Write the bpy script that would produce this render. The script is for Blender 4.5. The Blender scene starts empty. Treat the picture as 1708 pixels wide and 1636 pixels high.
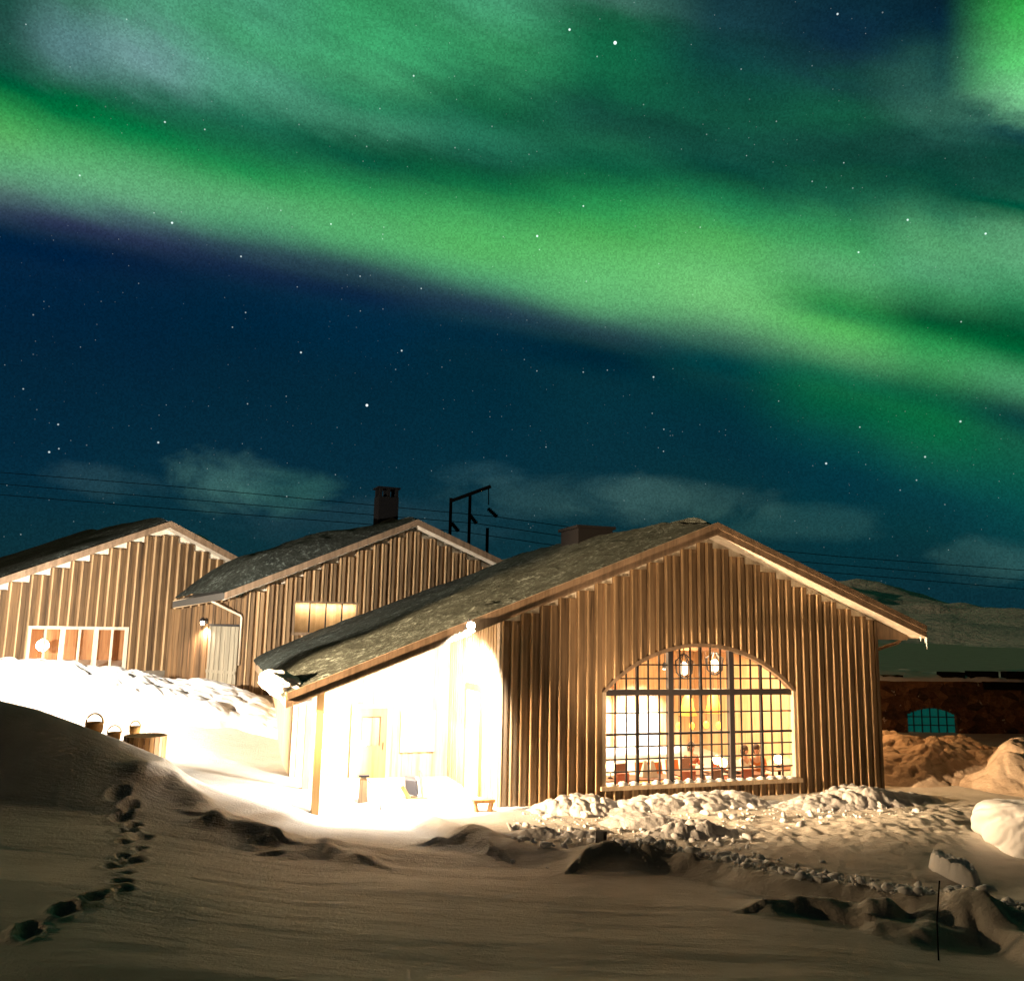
import bpy, bmesh, math, random
import numpy as np
from mathutils import Vector, Matrix
C = bpy.context.scene
RAD = math.radians
random.seed(7)

# ------------------------------------------------------------------ camera
F, PITCH, ROLL, HC = 1433.0, RAD(9.04), RAD(1.12), 4.2
_c, _s, _cr, _sr = math.cos(PITCH), math.sin(PITCH), math.cos(ROLL), math.sin(ROLL)
cam_d = bpy.data.cameras.new('camera'); cam = bpy.data.objects.new('camera', cam_d)
C.collection.objects.link(cam); C.camera = cam
cam_d.sensor_width = 36; cam_d.lens = 36 * F / 1708; cam_d.clip_start = .1; cam_d.clip_end = 6000
R0, U0, FW = Vector((1, 0, 0)), Vector((0, -_s, _c)), Vector((0, _c, _s))
RT, UP = R0 * _cr + U0 * _sr, U0 * _cr - R0 * _sr
cam.matrix_world = Matrix(((RT.x, UP.x, -FW.x, 0), (RT.y, UP.y, -FW.y, 0), (RT.z, UP.z, -FW.z, HC), (0, 0, 0, 1)))


def ray(px, py):            # viewing direction of a photo point (1708 x 1636)
    u2, v2 = (px - 854) / F, -(py - 818) / F
    u, v = u2 * _cr - v2 * _sr, u2 * _sr + v2 * _cr
    return np.array([u, _c - v * _s, _s + v * _c])


def at_y(px, py, y):
    r = ray(px, py); return np.array([0, 0, HC]) + r * (y / r[1])


def at_z(px, py, z):
    r = ray(px, py); return np.array([0, 0, HC]) + r * ((z - HC) / r[2])


def lin(c):
    return tuple(((v / 255) / 12.92 if v / 255 <= .04045 else ((v / 255 + .055) / 1.055) ** 2.4) for v in c)


C.render.engine = 'CYCLES'
C.cycles.use_denoising = True
C.cycles.max_bounces = 6
C.cycles.diffuse_bounces = 3
C.cycles.sample_clamp_indirect = 8
C.view_settings.view_transform = 'Standard'
C.view_settings.look = 'None'
C.view_settings.exposure = 0
C.view_settings.gamma = 1

# ------------------------------------------------------------------ world: night sky with aurora, stars and low cloud
world = bpy.data.worlds.new('World'); C.world = world; world.use_nodes = True
wt = world.node_tree; wt.nodes.clear()


class NT:
    def __init__(s, t): s.t = t
    def n(s, typ, **k):
        o = s.t.nodes.new(typ)
        for a, b in k.items(): setattr(o, a, b)
        return o
    def put(s, sock, v):
        if hasattr(v, 'is_output'): s.t.links.new(v, sock)
        else: sock.default_value = v
    def m(s, op, a, b=0.0, c=None, clamp=False):
        o = s.n('ShaderNodeMath', operation=op, use_clamp=clamp)
        s.put(o.inputs[0], a); s.put(o.inputs[1], b)
        if c is not None: s.put(o.inputs[2], c)
        return o.outputs[0]
    def vm(s, op, a, b=(0, 0, 0)):
        o = s.n('ShaderNodeVectorMath', operation=op)
        s.put(o.inputs[0], a); s.put(o.inputs[1], b)
        return o
    def mix(s, f, a, b, mode='MIX'):
        o = s.n('ShaderNodeMix', data_type='RGBA', blend_type=mode)
        s.put(o.inputs[0], f); s.put(o.inputs[6], a); s.put(o.inputs[7], b)
        return o.outputs[2]
    def noise(s, vec, scale, detail=4, rough=.55, dist=0):
        o = s.n('ShaderNodeTexNoise'); s.put(o.inputs['Vector'], vec)
        o.inputs['Scale'].default_value = scale; o.inputs['Detail'].default_value = detail
        o.inputs['Roughness'].default_value = rough; o.inputs['Distortion'].default_value = dist
        return o.outputs['Fac']
    def maprange(s, v, a, b, c=0., d=1., smooth=True):
        o = s.n('ShaderNodeMapRange', interpolation_type='SMOOTHSTEP' if smooth else 'LINEAR')
        s.put(o.inputs['Value'], v)
        for k, x in zip(('From Min', 'From Max', 'To Min', 'To Max'), (a, b, c, d)): s.put(o.inputs[k], x)
        return o.outputs[0]
    def ramp(s, v, stops, interp='LINEAR'):
        o = s.n('ShaderNodeValToRGB'); s.put(o.inputs[0], v); r = o.color_ramp; r.interpolation = interp
        while len(r.elements) < len(stops): r.elements.new(.5)
        for e, (p, c) in zip(r.elements, sorted(stops)): e.position = p; e.color = (*c, 1) if len(c) == 3 else c
        return o.outputs[0]


W = NT(wt)
tc = W.n('ShaderNodeTexCoord'); D = W.vm('NORMALIZE', tc.outputs['Generated']).outputs[0]
sp = W.n('ShaderNodeSeparateXYZ'); wt.links.new(D, sp.inputs[0])
DX, DY, DZ = sp.outputs
AZ0 = W.m('ARCTAN2', DX, DY); EL = W.m('ARCSINE', DZ)
AZ = W.m('DIVIDE', DX, W.m('MAXIMUM', W.m('MULTIPLY_ADD', DY, .9863, W.m('MULTIPLY', DZ, .165)), .25))      # chart of the northern sky
# soft warp of the aurora field
wv = W.n('ShaderNodeCombineXYZ')
W.put(wv.inputs[0], W.m('MULTIPLY', W.m('ADD', AZ, W.m('MULTIPLY', EL, .5)), 2.6)); W.put(wv.inputs[1], W.m('MULTIPLY', W.m('ADD', EL, W.m('MULTIPLY', AZ, .22)), 9.))
n1 = W.noise(wv.outputs[0], 1.6, 3, .55, .3)
n2 = W.noise(wv.outputs[0], 5.0, 5, .6, .6)
wv3 = W.vm('ADD', wv.outputs[0], (7.3, 3.1, 1.7)).outputs[0]
n3 = W.noise(wv3, 2.6, 4, .55, .4)


def azel(px, py):
    r = ray(px, py); r = r / np.linalg.norm(r)
    return r[0] / max(.25, r[1] * .9863 + r[2] * .165), math.asin(r[2])


SKY = {   # photo column -> (height of the band's lower edge, [(height, colour)])
 -120: (322, [(0, (22, 62, 58)), (90, (6, 70, 55)), (150, (30, 130, 75)), (210, (70, 165, 92)), (260, (88, 165, 108)), (300, (80, 122, 105)), (330, (52, 74, 88)), (365, (14, 40, 64)), (430, (3, 35, 60)), (600, (3, 36, 57)), (780, (5, 42, 60)), (900, (11, 47, 56)), (1000, (11, 45, 55))]),
 0: (335, [(0, (30, 78, 68)), (60, (34, 82, 72)), (120, (8, 84, 58)), (150, (8, 108, 60)), (185, (52, 150, 78)), (230, (86, 170, 98)), (275, (92, 165, 115)), (310, (85, 128, 110)), (340, (58, 80, 92)), (375, (16, 42, 66)), (440, (3, 35, 62)), (600, (3, 36, 57)), (780, (5, 42, 60)), (900, (11, 47, 57)), (1000, (11, 45, 55))]),
 110: (352, [(0, (62, 118, 98)), (60, (88, 132, 132)), (110, (72, 118, 112)), (150, (20, 98, 66)), (195, (18, 122, 66)), (235, (66, 158, 92)), (285, (96, 172, 118)), (330, (86, 140, 116)), (365, (56, 76, 92)), (400, (16, 40, 66)), (460, (3, 35, 62)), (600, (3, 36, 57)), (780, (5, 42, 60)), (900, (11, 47, 57)), (1000, (11, 45, 55))]),
 220: (372, [(0, (76, 145, 116)), (60, (104, 150, 145)), (105, (100, 145, 140)), (150, (52, 110, 92)), (190, (18, 104, 66)), (235, (32, 135, 76)), (280, (84, 165, 108)), (325, (96, 165, 120)), (355, (80, 125, 110)), (385, (52, 72, 90)), (420, (20, 40, 66)), (470, (4, 35, 60)), (620, (3, 37, 58)), (780, (6, 44, 60)), (900, (12, 49, 58)), (1000, (11, 45, 55))]),
 400: (413, [(0, (75, 158, 120)), (60, (70, 156, 112)), (110, (80, 155, 124)), (150, (72, 145, 116)), (185, (38, 112, 85)), (215, (26, 102, 72)), (255, (26, 116, 72)), (295, (44, 145, 82)), (335, (86, 168, 110)), (375, (78, 148, 108)), (405, (54, 92, 90)), (435, (30, 52, 74)), (480, (5, 38, 62)), (620, (3, 38, 57)), (780, (7, 44, 60)), (900, (12, 49, 58)), (1000, (11, 45, 55))]),
 600: (453, [(0, (56, 155, 98)), (60, (62, 162, 106)), (120, (62, 148, 102)), (160, (45, 128, 90)), (200, (58, 132, 100)), (240, (24, 92, 66)), (280, (20, 98, 65)), (320, (50, 148, 85)), (360, (78, 168, 100)), (405, (82, 166, 106)), (440, (54, 98, 88)), (475, (24, 50, 68)), (520, (4, 42, 66)), (640, (3, 40, 58)), (780, (6, 44, 60)), (900, (12, 47, 57)), (1000, (11, 45, 55))]),
 800: (495, [(0, (72, 160, 116)), (60, (55, 145, 95)), (120, (40, 120, 80)), (180, (22, 98, 66)), (235, (36, 112, 84)), (280, (16, 86, 60)), (320, (30, 122, 70)), (360, (66, 162, 90)), (420, (86, 178, 100)), (462, (78, 152, 106)), (496, (46, 82, 84)), (540, (14, 50, 66)), (600, (3, 42, 58)), (760, (5, 45, 60)), (900, (12, 48, 58)), (1000, (11, 46, 56))]),
 1000: (537, [(0, (62, 112, 96)), (45, (28, 100, 70)), (120, (18, 96, 65)), (185, (20, 78, 62)), (245, (26, 96, 70)), (300, (18, 100, 65)), (350, (46, 148, 80)), (400, (78, 172, 90)), (450, (98, 188, 110)), (505, (92, 168, 110)), (540, (54, 96, 86)), (580, (11, 47, 57)), (640, (5, 48, 60)), (780, (8, 48, 60)), (900, (12, 48, 56)), (1000, (11, 46, 56))]),
 1200: (576, [(0, (22, 58, 66)), (60, (18, 60, 62)), (120, (15, 66, 62)), (180, (18, 80, 62)), (240, (18, 75, 62)), (300, (15, 82, 60)), (350, (42, 134, 80)), (400, (78, 168, 90)), (450, (102, 188, 110)), (505, (110, 190, 115)), (550, (78, 134, 98)), (590, (26, 78, 72)), (640, (7, 56, 60)), (720, (4, 47, 59)), (820, (9, 50, 58)), (900, (12, 50, 56)), (1000, (11, 46, 56))]),
 1400: (618, [(0, (12, 46, 60)), (60, (12, 42, 58)), (120, (20, 60, 62)), (185, (20, 88, 65)), (240, (18, 70, 58)), (300, (18, 80, 60)), (350, (36, 112, 76)), (400, (62, 152, 90)), (450, (86, 166, 106)), (500, (54, 144, 78)), (525, (48, 140, 74)), (550, (84, 178, 92)), (590, (82, 154, 96)), (620, (36, 112, 76)), (660, (12, 96, 62)), (720, (8, 76, 65)), (780, (4, 56, 65)), (880, (6, 52, 60)), (1000, (10, 46, 56))]),
 1550: (653, [(0, (8, 36, 50)), (60, (12, 46, 58)), (120, (30, 75, 70)), (175, (48, 100, 85)), (220, (34, 84, 72)), (262, (20, 70, 60)), (310, (18, 80, 60)), (350, (48, 118, 84)), (395, (82, 158, 106)), (450, (80, 155, 108)), (490, (58, 138, 88)), (530, (7, 84, 48)), (570, (40, 142, 75)), (610, (60, 146, 85)), (650, (24, 100, 65)), (700, (10, 104, 62)), (760, (14, 90, 68)), (820, (8, 65, 68)), (900, (8, 52, 58)), (1000, (10, 46, 56))]),
 1708: (690, [(0, (46, 165, 70)), (60, (72, 182, 90)), (120, (96, 200, 115)), (172, (112, 190, 132)), (212, (48, 98, 84)), (260, (18, 70, 60)), (310, (20, 80, 62)), (345, (22, 95, 66)), (390, (86, 156, 110)), (450, (85, 160, 112)), (500, (48, 130, 84)), (550, (5, 82, 48)), (600, (24, 112, 64)), (640, (72, 150, 100)), (690, (25, 76, 65)), (740, (20, 90, 68)), (800, (12, 85, 70)), (860, (8, 70, 70)), (1000, (10, 47, 56))]),
 1850: (725, [(0, (40, 150, 66)), (100, (80, 180, 100)), (180, (70, 140, 100)), (260, (18, 70, 60)), (345, (22, 95, 66)), (400, (80, 150, 106)), (480, (60, 140, 95)), (560, (10, 95, 58)), (620, (26, 116, 68)), (680, (60, 130, 90)), (725, (25, 76, 65)), (800, (12, 85, 70)), (900, (10, 62, 68)), (1000, (10, 47, 56))]),
}
cols = sorted(SKY)
eaz = [azel(c, SKY[c][0]) for c in cols]
qa, qb, qc = np.polyfit([e[0] for e in eaz], [e[1] for e in eaz], 2)
edge_el = W.m('MULTIPLY_ADD', W.m('MULTIPLY_ADD', AZ, qa, qb), AZ, qc)
TMIN, TMAX = -.36, .56
T = W.m('SUBTRACT', EL, edge_el)
up_mask = W.maprange(T, .02, .25)
T = W.m('ADD', T, W.m('MULTIPLY', W.m('SUBTRACT', n1, .5), W.m('MULTIPLY_ADD', up_mask, .05, .012)))
T = W.m('ADD', T, W.m('MULTIPLY', W.m('SUBTRACT', n2, .5), W.m('MULTIPLY_ADD', up_mask, .025, .005)))
TN = W.m('DIVIDE', W.m('SUBTRACT', T, TMIN), TMAX - TMIN)
col = None; paz = None
for c in cols:
    e, st = SKY[c]; stops = []
    for py, rgb in st:
        a, l = azel(c, py)
        stops.append((min(1, max(0, (l - (qa * a * a + qb * a + qc) - TMIN) / (TMAX - TMIN))), lin(rgb)))
    rc = W.ramp(TN, stops, 'CARDINAL')
    a = azel(c, e)[0]
    if col is None: col = rc
    else: col = W.mix(W.maprange(AZ, paz, a), col, rc)
    paz = a
# streaky brightness in the upper veil
streak = W.m('MULTIPLY_ADD', W.m('SUBTRACT', n3, .5), W.m('MULTIPLY', up_mask, .55), 1.0)
streak = W.m('MULTIPLY', streak, W.m('MULTIPLY_ADD', W.m('SUBTRACT', n2, .5), W.m('MULTIPLY_ADD', up_mask, .45, .12), 1.0))
sc_ = W.n('ShaderNodeVectorMath', operation='SCALE'); W.put(sc_.inputs[0], col); W.put(sc_.inputs['Scale'], streak)
col = sc_.outputs[0]
# low clouds near the horizon
cv = W.n('ShaderNodeCombineXYZ'); W.put(cv.inputs[0], W.m('MULTIPLY', AZ, 1.0)); W.put(cv.inputs[1], W.m('MULTIPLY', EL, 2.2))
cn = W.noise(cv.outputs[0], 9.0, 6, .58, .5)
cloud = None
for px, py, sa, se, amp, hue in [(375, 800, .075, .038, 1.0, (.018, .085, .058)), (480, 820, .06, .03, .85, (.012, .075, .045)), (190, 805, .09, .018, .5, (.012, .05, .045)),
                           (960, 830, .15, .03, .65, (.012, .048, .036)), (1140, 835, .13, .03, .6, (.014, .05, .034)), (800, 790, .06, .016, .5, (.01, .045, .04)), (1330, 870, .14, .025, .55, (.01, .05, .035)),
                           (1640, 935, .065, .028, .8, (.014, .062, .045)), (620, 870, .2, .03, .3, (.012, .04, .04))]:
    a, l = azel(px, py)
    da, de = W.m('DIVIDE', W.m('SUBTRACT', AZ, a), sa), W.m('DIVIDE', W.m('SUBTRACT', EL, l), se)
    g = W.m('ADD', W.m('MULTIPLY', da, da), W.m('MULTIPLY', de, de))
    g = W.m('SUBTRACT', 1.25, g)
    g = W.m('ADD', g, W.m('MULTIPLY', W.m('SUBTRACT', cn, .5), 3.4))
    g = W.m('MULTIPLY', W.maprange(g, 0., 1.5), amp * 1.35)
    v = W.n('ShaderNodeVectorMath', operation='SCALE'); v.inputs[0].default_value = (hue[0] * 1.35, hue[1] * .72, hue[2] * .80); W.put(v.inputs['Scale'], g)
    cloud = v.outputs[0] if cloud is None else W.vm('ADD', cloud, v.outputs[0]).outputs[0]
col = W.vm('ADD', col, cloud).outputs[0]
# the light show stands in one part of the sky; the rest is dark night
absaz = W.m('ABSOLUTE', AZ0)
keep = W.m('MULTIPLY', W.maprange(absaz, .62, .95, 1., 0.), W.maprange(EL, .62, .9, 1., 0.))
keep = W.m('MULTIPLY', keep, W.maprange(EL, -.12, -.02, 0., 1.))
col = W.mix(keep, (*lin((3, 9, 12)), 1), col)
# fine film-like grain over the sky
gn = W.n('ShaderNodeTexWhiteNoise', noise_dimensions='3D')
W.put(gn.inputs['Vector'], W.vm('SNAP', D, (.0016, .0016, .0016)).outputs[0])
gs = W.n('ShaderNodeVectorMath', operation='SCALE'); W.put(gs.inputs[0], col); W.put(gs.inputs['Scale'], W.m('MULTIPLY_ADD', gn.outputs[0], .34, .83))
col = gs.outputs[0]
# stars: a fine scatter plus the bright ones
star = None
for scale, rad, lo in ((75, .075, .15), (150, .10, .1)):
    vo = W.n('ShaderNodeTexVoronoi'); W.put(vo.inputs['Vector'], D); vo.inputs['Scale'].default_value = scale
    spc = W.n('ShaderNodeSeparateColor'); wt.links.new(vo.outputs['Color'], spc.inputs[0])
    core = W.maprange(vo.outputs['Distance'], rad * .35, rad, 1., 0.)
    b = W.m('MULTIPLY', core, W.m('MULTIPLY', W.m('POWER', spc.outputs[0], 4.5), .6 if scale == 75 else .28))
    star = b if star is None else W.m('ADD', star, b)
for px, py, s, b in [(1026, 72, 2.6, 2.2), (950, 50, 1.9, 1.2), (612, 676, 2.3, 1.8), (896, 394, 1.9, 1.3), (1397, 24, 1.6, .9), (287, 372, 1.8, 1.2), (552, 374, 1.5, .8), (973, 344, 1.5, .9), (1514, 367, 1.7, 1.), (1644, 390, 1.7, 1.),
                     (1432, 421, 1.6, .9), (670, 585, 1.6, .8), (502, 588, 1.7, .9), (82, 754, 1.7, .8), (264, 738, 1.7, .8), (97, 708, 1.5, .6), (1378, 773, 1.8, .9), (1543, 762, 1.6, .7), (1602, 703, 1.7, .8), (1090, 629, 1.6, .8), (690, 127, 1.5, .8), (275, 204, 1.5, .8), (133, 293, 1.5, .7), (402, 428, 1.5, .7)]:
    r = ray(px, py); r = r / np.linalg.norm(r)
    dd = W.vm('DISTANCE', D, tuple(r)).outputs['Value']
    core = W.m('MULTIPLY', W.maprange(dd, s * .35 / F, s * 1.15 / F, 1., 0.), b)
    star = W.m('ADD', star, core)
sv = W.n('ShaderNodeVectorMath', operation='SCALE'); sv.inputs[0].default_value = (.85, 1., .98); W.put(sv.inputs['Scale'], W.m('MULTIPLY', star, W.maprange(EL, .0, .06)))
col = W.vm('ADD', col, sv.outputs[0]).outputs[0]
# faint twilight from the Sky Texture, sun far below
nish = W.n('ShaderNodeTexSky', sky_type='NISHITA', sun_disc=False, sun_elevation=RAD(-4), sun_rotation=RAD(200))
ns = W.n('ShaderNodeVectorMath', operation='SCALE'); wt.links.new(nish.outputs[0], ns.inputs[0]); ns.inputs['Scale'].default_value = .004
col = W.vm('ADD', col, ns.outputs[0]).outputs[0]
bg = W.n('ShaderNodeBackground'); wt.links.new(col, bg.inputs[0]); bg.inputs[1].default_value = 1.0
wo = W.n('ShaderNodeOutputWorld'); wt.links.new(bg.outputs[0], wo.inputs[0])

# added low, warm fill raking the front snow and the mountain
sd = bpy.data.lights.new('low_fill', 'SUN'); sd.energy = .70; sd.angle = RAD(.5); sd.color = (1, .66, .34)
low_fill = bpy.data.objects.new('low_fill', sd); C.collection.objects.link(low_fill)
low_fill.rotation_euler = Vector((.96, -.13, -.15)).to_track_quat('-Z', 'Y').to_euler()


# ------------------------------------------------------------------ numpy noise
def _hash(ix, iy, seed):
    h = (ix.astype(np.int64) * 374761393 + iy.astype(np.int64) * 668265263 + seed * 974711) & 0xffffffff
    h = ((h ^ (h >> 13)) * 1274126177) & 0xffffffff
    return ((h ^ (h >> 16)) & 0xffff) / 65535.0


def vnoise(x, y, seed=0):
    ix, iy = np.floor(x), np.floor(y); fx, fy = x - ix, y - iy
    fx = fx * fx * fx * (fx * (fx * 6 - 15) + 10); fy = fy * fy * fy * (fy * (fy * 6 - 15) + 10)
    a, b = _hash(ix, iy, seed), _hash(ix + 1, iy, seed); c, d = _hash(ix, iy + 1, seed), _hash(ix + 1, iy + 1, seed)
    return (a + (b - a) * fx) * (1 - fy) + (c + (d - c) * fx) * fy - .5


def fbm(x, y, oct=4, seed=0, gain=.5):
    r = 0; a = 1
    for i in range(oct):
        r = r + a * vnoise(x * 2 ** i + 13.7 * i, y * 2 ** i - 7.1 * i, seed + i); a *= gain
    return r


def worley(x, y, seed=0):
    ix, iy = np.floor(x), np.floor(y); best = np.full(np.shape(x), 9.)
    for dx in (-1, 0, 1):
        for dy in (-1, 0, 1):
            px, py = ix + dx + _hash(ix + dx, iy + dy, seed), iy + dy + _hash(ix + dx, iy + dy, seed + 5)
            best = np.minimum(best, (px - x) ** 2 + (py - y) ** 2)
    return np.sqrt(best)


def sstep(x, a, b):
    t = np.clip((x - a) / (b - a), 0, 1); return t * t * (3 - 2 * t)


# ------------------------------------------------------------------ object helpers
def tag(o, label=None, cat=None, group=None, kind=None):
    if label: o['label'] = label
    if cat: o['category'] = cat
    if group: o['group'] = group
    if kind: o['kind'] = kind
    return o


def empty(name, loc=(0, 0, 0), rz=0., label=None, cat=None, group=None, parent=None):
    o = bpy.data.objects.new(name, None); C.collection.objects.link(o)
    o.location = loc; o.rotation_euler = (0, 0, rz); o.empty_display_size = .2
    if parent: o.parent = parent
    return tag(o, label, cat, group)


class MB:
    def __init__(s): s.v = []; s.f = []; s.mi = {}
    def add(s, v, f):
        n = len(s.v); s.v += [tuple(map(float, p)) for p in v]; s.f += [tuple(i + n for i in q) for q in f]; return s
    def hexa(s, p):      # p: 4 bottom then 4 top
        return s.add(p, [(3, 2, 1, 0), (4, 5, 6, 7), (0, 1, 5, 4), (1, 2, 6, 5), (2, 3, 7, 6), (3, 0, 4, 7)])
    def box(s, x0, x1, y0, y1, z0, z1):
        return s.hexa([(x0, y0, z0), (x1, y0, z0), (x1, y1, z0), (x0, y1, z0), (x0, y0, z1), (x1, y0, z1), (x1, y1, z1), (x0, y1, z1)])
    def prism(s, poly, y0, y1):      # poly in (x, z), extruded along y
        n = len(poly)
        v = [(x, y0, z) for x, z in poly] + [(x, y1, z) for x, z in poly]
        f = [tuple(range(n)), tuple(range(2 * n - 1, n - 1, -1))] + [(i + n, (i + 1) % n + n, (i + 1) % n, i) for i in range(n)]
        return s.add(v, f)
    def bar(s, a, b, w, h=None, up=(0, 0, 1)):
        a, b = Vector(a), Vector(b); d = (b - a).normalized(); u = Vector(up)
        if abs(d.dot(u)) > .95: u = Vector((0, 1, 0))
        x = d.cross(u).normalized(); z = x.cross(d).normalized(); h = h or w
        q = [(-1, -1), (1, -1), (1, 1), (-1, 1)]
        return s.hexa([tuple(a + x * (i * w / 2) + z * (j * h / 2)) for i, j in q] + [tuple(b + x * (i * w / 2) + z * (j * h / 2)) for i, j in q])
    def tube(s, pts, r, n=8, r2=None):
        pts = [Vector(p) for p in pts]; m = len(pts); v = []
        for i, p in enumerate(pts):
            d = (pts[min(i + 1, m - 1)] - pts[max(i - 1, 0)]).normalized()
            u = Vector((0, 0, 1)) if abs(d.z) < .9 else Vector((1, 0, 0))
            x = d.cross(u).normalized(); y = x.cross(d)
            rr = r if r2 is None else r + (r2 - r) * i / (m - 1)
            v += [tuple(p + x * math.cos(k * 2 * math.pi / n) * rr + y * math.sin(k * 2 * math.pi / n) * rr) for k in range(n)]
        f = [(i * n + k, i * n + (k + 1) % n, (i + 1) * n + (k + 1) % n, (i + 1) * n + k) for i in range(m - 1) for k in range(n)]
        f += [tuple(range(n - 1, -1, -1)), tuple((m - 1) * n + k for k in range(n))]
        return s.add(v, f)
    def lathe(s, prof, cx=0, cy=0, cz=0, n=20):      # prof: (r, z)
        v = [(cx + r * math.cos(k * 2 * math.pi / n), cy + r * math.sin(k * 2 * math.pi / n), cz + z) for r, z in prof for k in range(n)]
        m = len(prof)
        f = [(i * n + k, i * n + (k + 1) % n, (i + 1) * n + (k + 1) % n, (i + 1) * n + k) for i in range(m - 1) for k in range(n)]
        f += [tuple(range(n - 1, -1, -1)), tuple((m - 1) * n + k for k in range(n))]
        return s.add(v, f)
    def build(s, name, mat, parent=None, smooth=False, bevel=0, mat2=None):
        me = bpy.data.meshes.new(name); me.from_pydata(s.v, [], s.f); me.update()
        if smooth: me.polygons.foreach_set('use_smooth', [True] * len(me.polygons))
        me.materials.append(mat)
        if s.mi:
            me.materials.append(mat2)
            for k_ in s.mi: me.polygons[k_].material_index = 1
        o = bpy.data.objects.new(name, me); C.collection.objects.link(o)
        if parent: o.parent = parent
        if bevel:
            b = o.modifiers.new('bevel', 'BEVEL'); b.width = bevel; b.segments = 2; b.limit_method = 'ANGLE'
        return o


def grid_obj(name, X, Y, Z, mat, parent=None, smooth=True):
    ny, nx = X.shape
    me = bpy.data.meshes.new(name)
    co = np.stack([X, Y, Z], -1).reshape(-1, 3)
    i = np.arange(ny * nx).reshape(ny, nx)
    f = np.stack([i[:-1, :-1], i[:-1, 1:], i[1:, 1:], i[1:, :-1]], -1).reshape(-1, 4)
    me.vertices.add(len(co)); me.vertices.foreach_set('co', co.astype(np.float32).ravel())
    me.loops.add(f.size); me.loops.foreach_set('vertex_index', f.astype(np.int32).ravel())
    me.polygons.add(len(f)); me.polygons.foreach_set('loop_start', np.arange(0, f.size, 4, dtype=np.int32))
    me.polygons.foreach_set('use_smooth', np.full(len(f), smooth))
    me.update(calc_edges=True); me.validate()
    me.materials.append(mat)
    o = bpy.data.objects.new(name, me); C.collection.objects.link(o)
    if parent: o.parent = parent
    return o


# ------------------------------------------------------------------ materials
def mat(name, color=(.5, .5, .5), rough=.6, metal=0., fn=None, emit=None, es=0.):
    m = bpy.data.materials.new(name); m.use_nodes = True
    b = m.node_tree.nodes['Principled BSDF']
    b.inputs['Base Color'].default_value = (*color, 1); b.inputs['Roughness'].default_value = rough; b.inputs['Metallic'].default_value = metal
    if emit: b.inputs['Emission Color'].default_value = (*emit, 1); b.inputs['Emission Strength'].default_value = es
    if fn: fn(NT(m.node_tree), b)
    return m


def bump(T, b, h, strength, dist):
    o = T.n('ShaderNodeBump'); T.put(o.inputs['Height'], h); o.inputs['Strength'].default_value = strength; o.inputs['Distance'].default_value = dist
    T.t.links.new(o.outputs[0], b.inputs['Normal'])


def objc(T, scale=(1, 1, 1)):
    tcn = T.n('ShaderNodeTexCoord'); mp = T.n('ShaderNodeMapping'); mp.inputs['Scale'].default_value = scale
    T.t.links.new(tcn.outputs['Object'], mp.inputs[0]); return mp.outputs[0]


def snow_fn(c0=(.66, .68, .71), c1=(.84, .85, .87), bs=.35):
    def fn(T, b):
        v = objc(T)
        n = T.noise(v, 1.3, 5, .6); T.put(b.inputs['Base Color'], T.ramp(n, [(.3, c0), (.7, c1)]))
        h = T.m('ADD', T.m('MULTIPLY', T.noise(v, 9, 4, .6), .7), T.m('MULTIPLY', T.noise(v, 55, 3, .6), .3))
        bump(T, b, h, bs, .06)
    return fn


SNOW = mat('snow', rough=.75, fn=snow_fn())
AMBER_SNOW = mat('amber_tinted_snow', rough=.85, fn=snow_fn((.36, .27, .19), (.62, .50, .38), .8))  # amber lamplight on the ploughed banks put into the snow colour
SNOW_ROUGH = mat('broken_snow', rough=.8, fn=snow_fn((.40, .40, .41), (.70, .70, .71), .7))


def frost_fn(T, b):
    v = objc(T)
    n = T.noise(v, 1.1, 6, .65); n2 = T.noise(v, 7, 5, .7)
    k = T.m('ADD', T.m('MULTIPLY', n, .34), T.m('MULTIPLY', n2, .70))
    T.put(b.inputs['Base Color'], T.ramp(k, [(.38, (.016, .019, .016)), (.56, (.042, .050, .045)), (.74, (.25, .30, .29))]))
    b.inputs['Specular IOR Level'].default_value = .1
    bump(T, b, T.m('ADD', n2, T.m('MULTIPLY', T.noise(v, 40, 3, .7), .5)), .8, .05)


FROST = mat('dark_frosted_snow', rough=.85, fn=frost_fn)  # dark mottled roof snow with paler patches


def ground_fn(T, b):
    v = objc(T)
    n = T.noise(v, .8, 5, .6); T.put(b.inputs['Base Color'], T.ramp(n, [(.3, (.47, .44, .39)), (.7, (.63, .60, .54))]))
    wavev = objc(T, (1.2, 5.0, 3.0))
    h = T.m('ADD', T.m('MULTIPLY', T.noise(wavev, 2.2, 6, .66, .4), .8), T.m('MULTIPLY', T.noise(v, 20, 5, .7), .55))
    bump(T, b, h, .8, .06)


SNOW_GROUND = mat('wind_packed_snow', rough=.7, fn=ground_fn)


def wood_fn(dark, light, scale=(9, 9, .7), grain=1.):
    def fn(T, b):
        v = objc(T, scale)
        n = T.noise(v, 1.6, 6, .6, .3)
        v2 = objc(T, (4.0, 4.0, .10)); n2 = T.noise(v2, 1.1, 3, .5)
        k = T.m('ADD', T.m('MULTIPLY', n, .50), T.m('MULTIPLY', n2, .56))
        T.put(b.inputs['Base Color'], T.ramp(k, [(.36, dark), (.60, light), (.76, tuple(min(1, x * 1.3) for x in light))]))
        bump(T, b, T.noise(objc(T, (60, 60, 1.6)), 1., 4, .6), .25 * grain, .02)
    return fn


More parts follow.
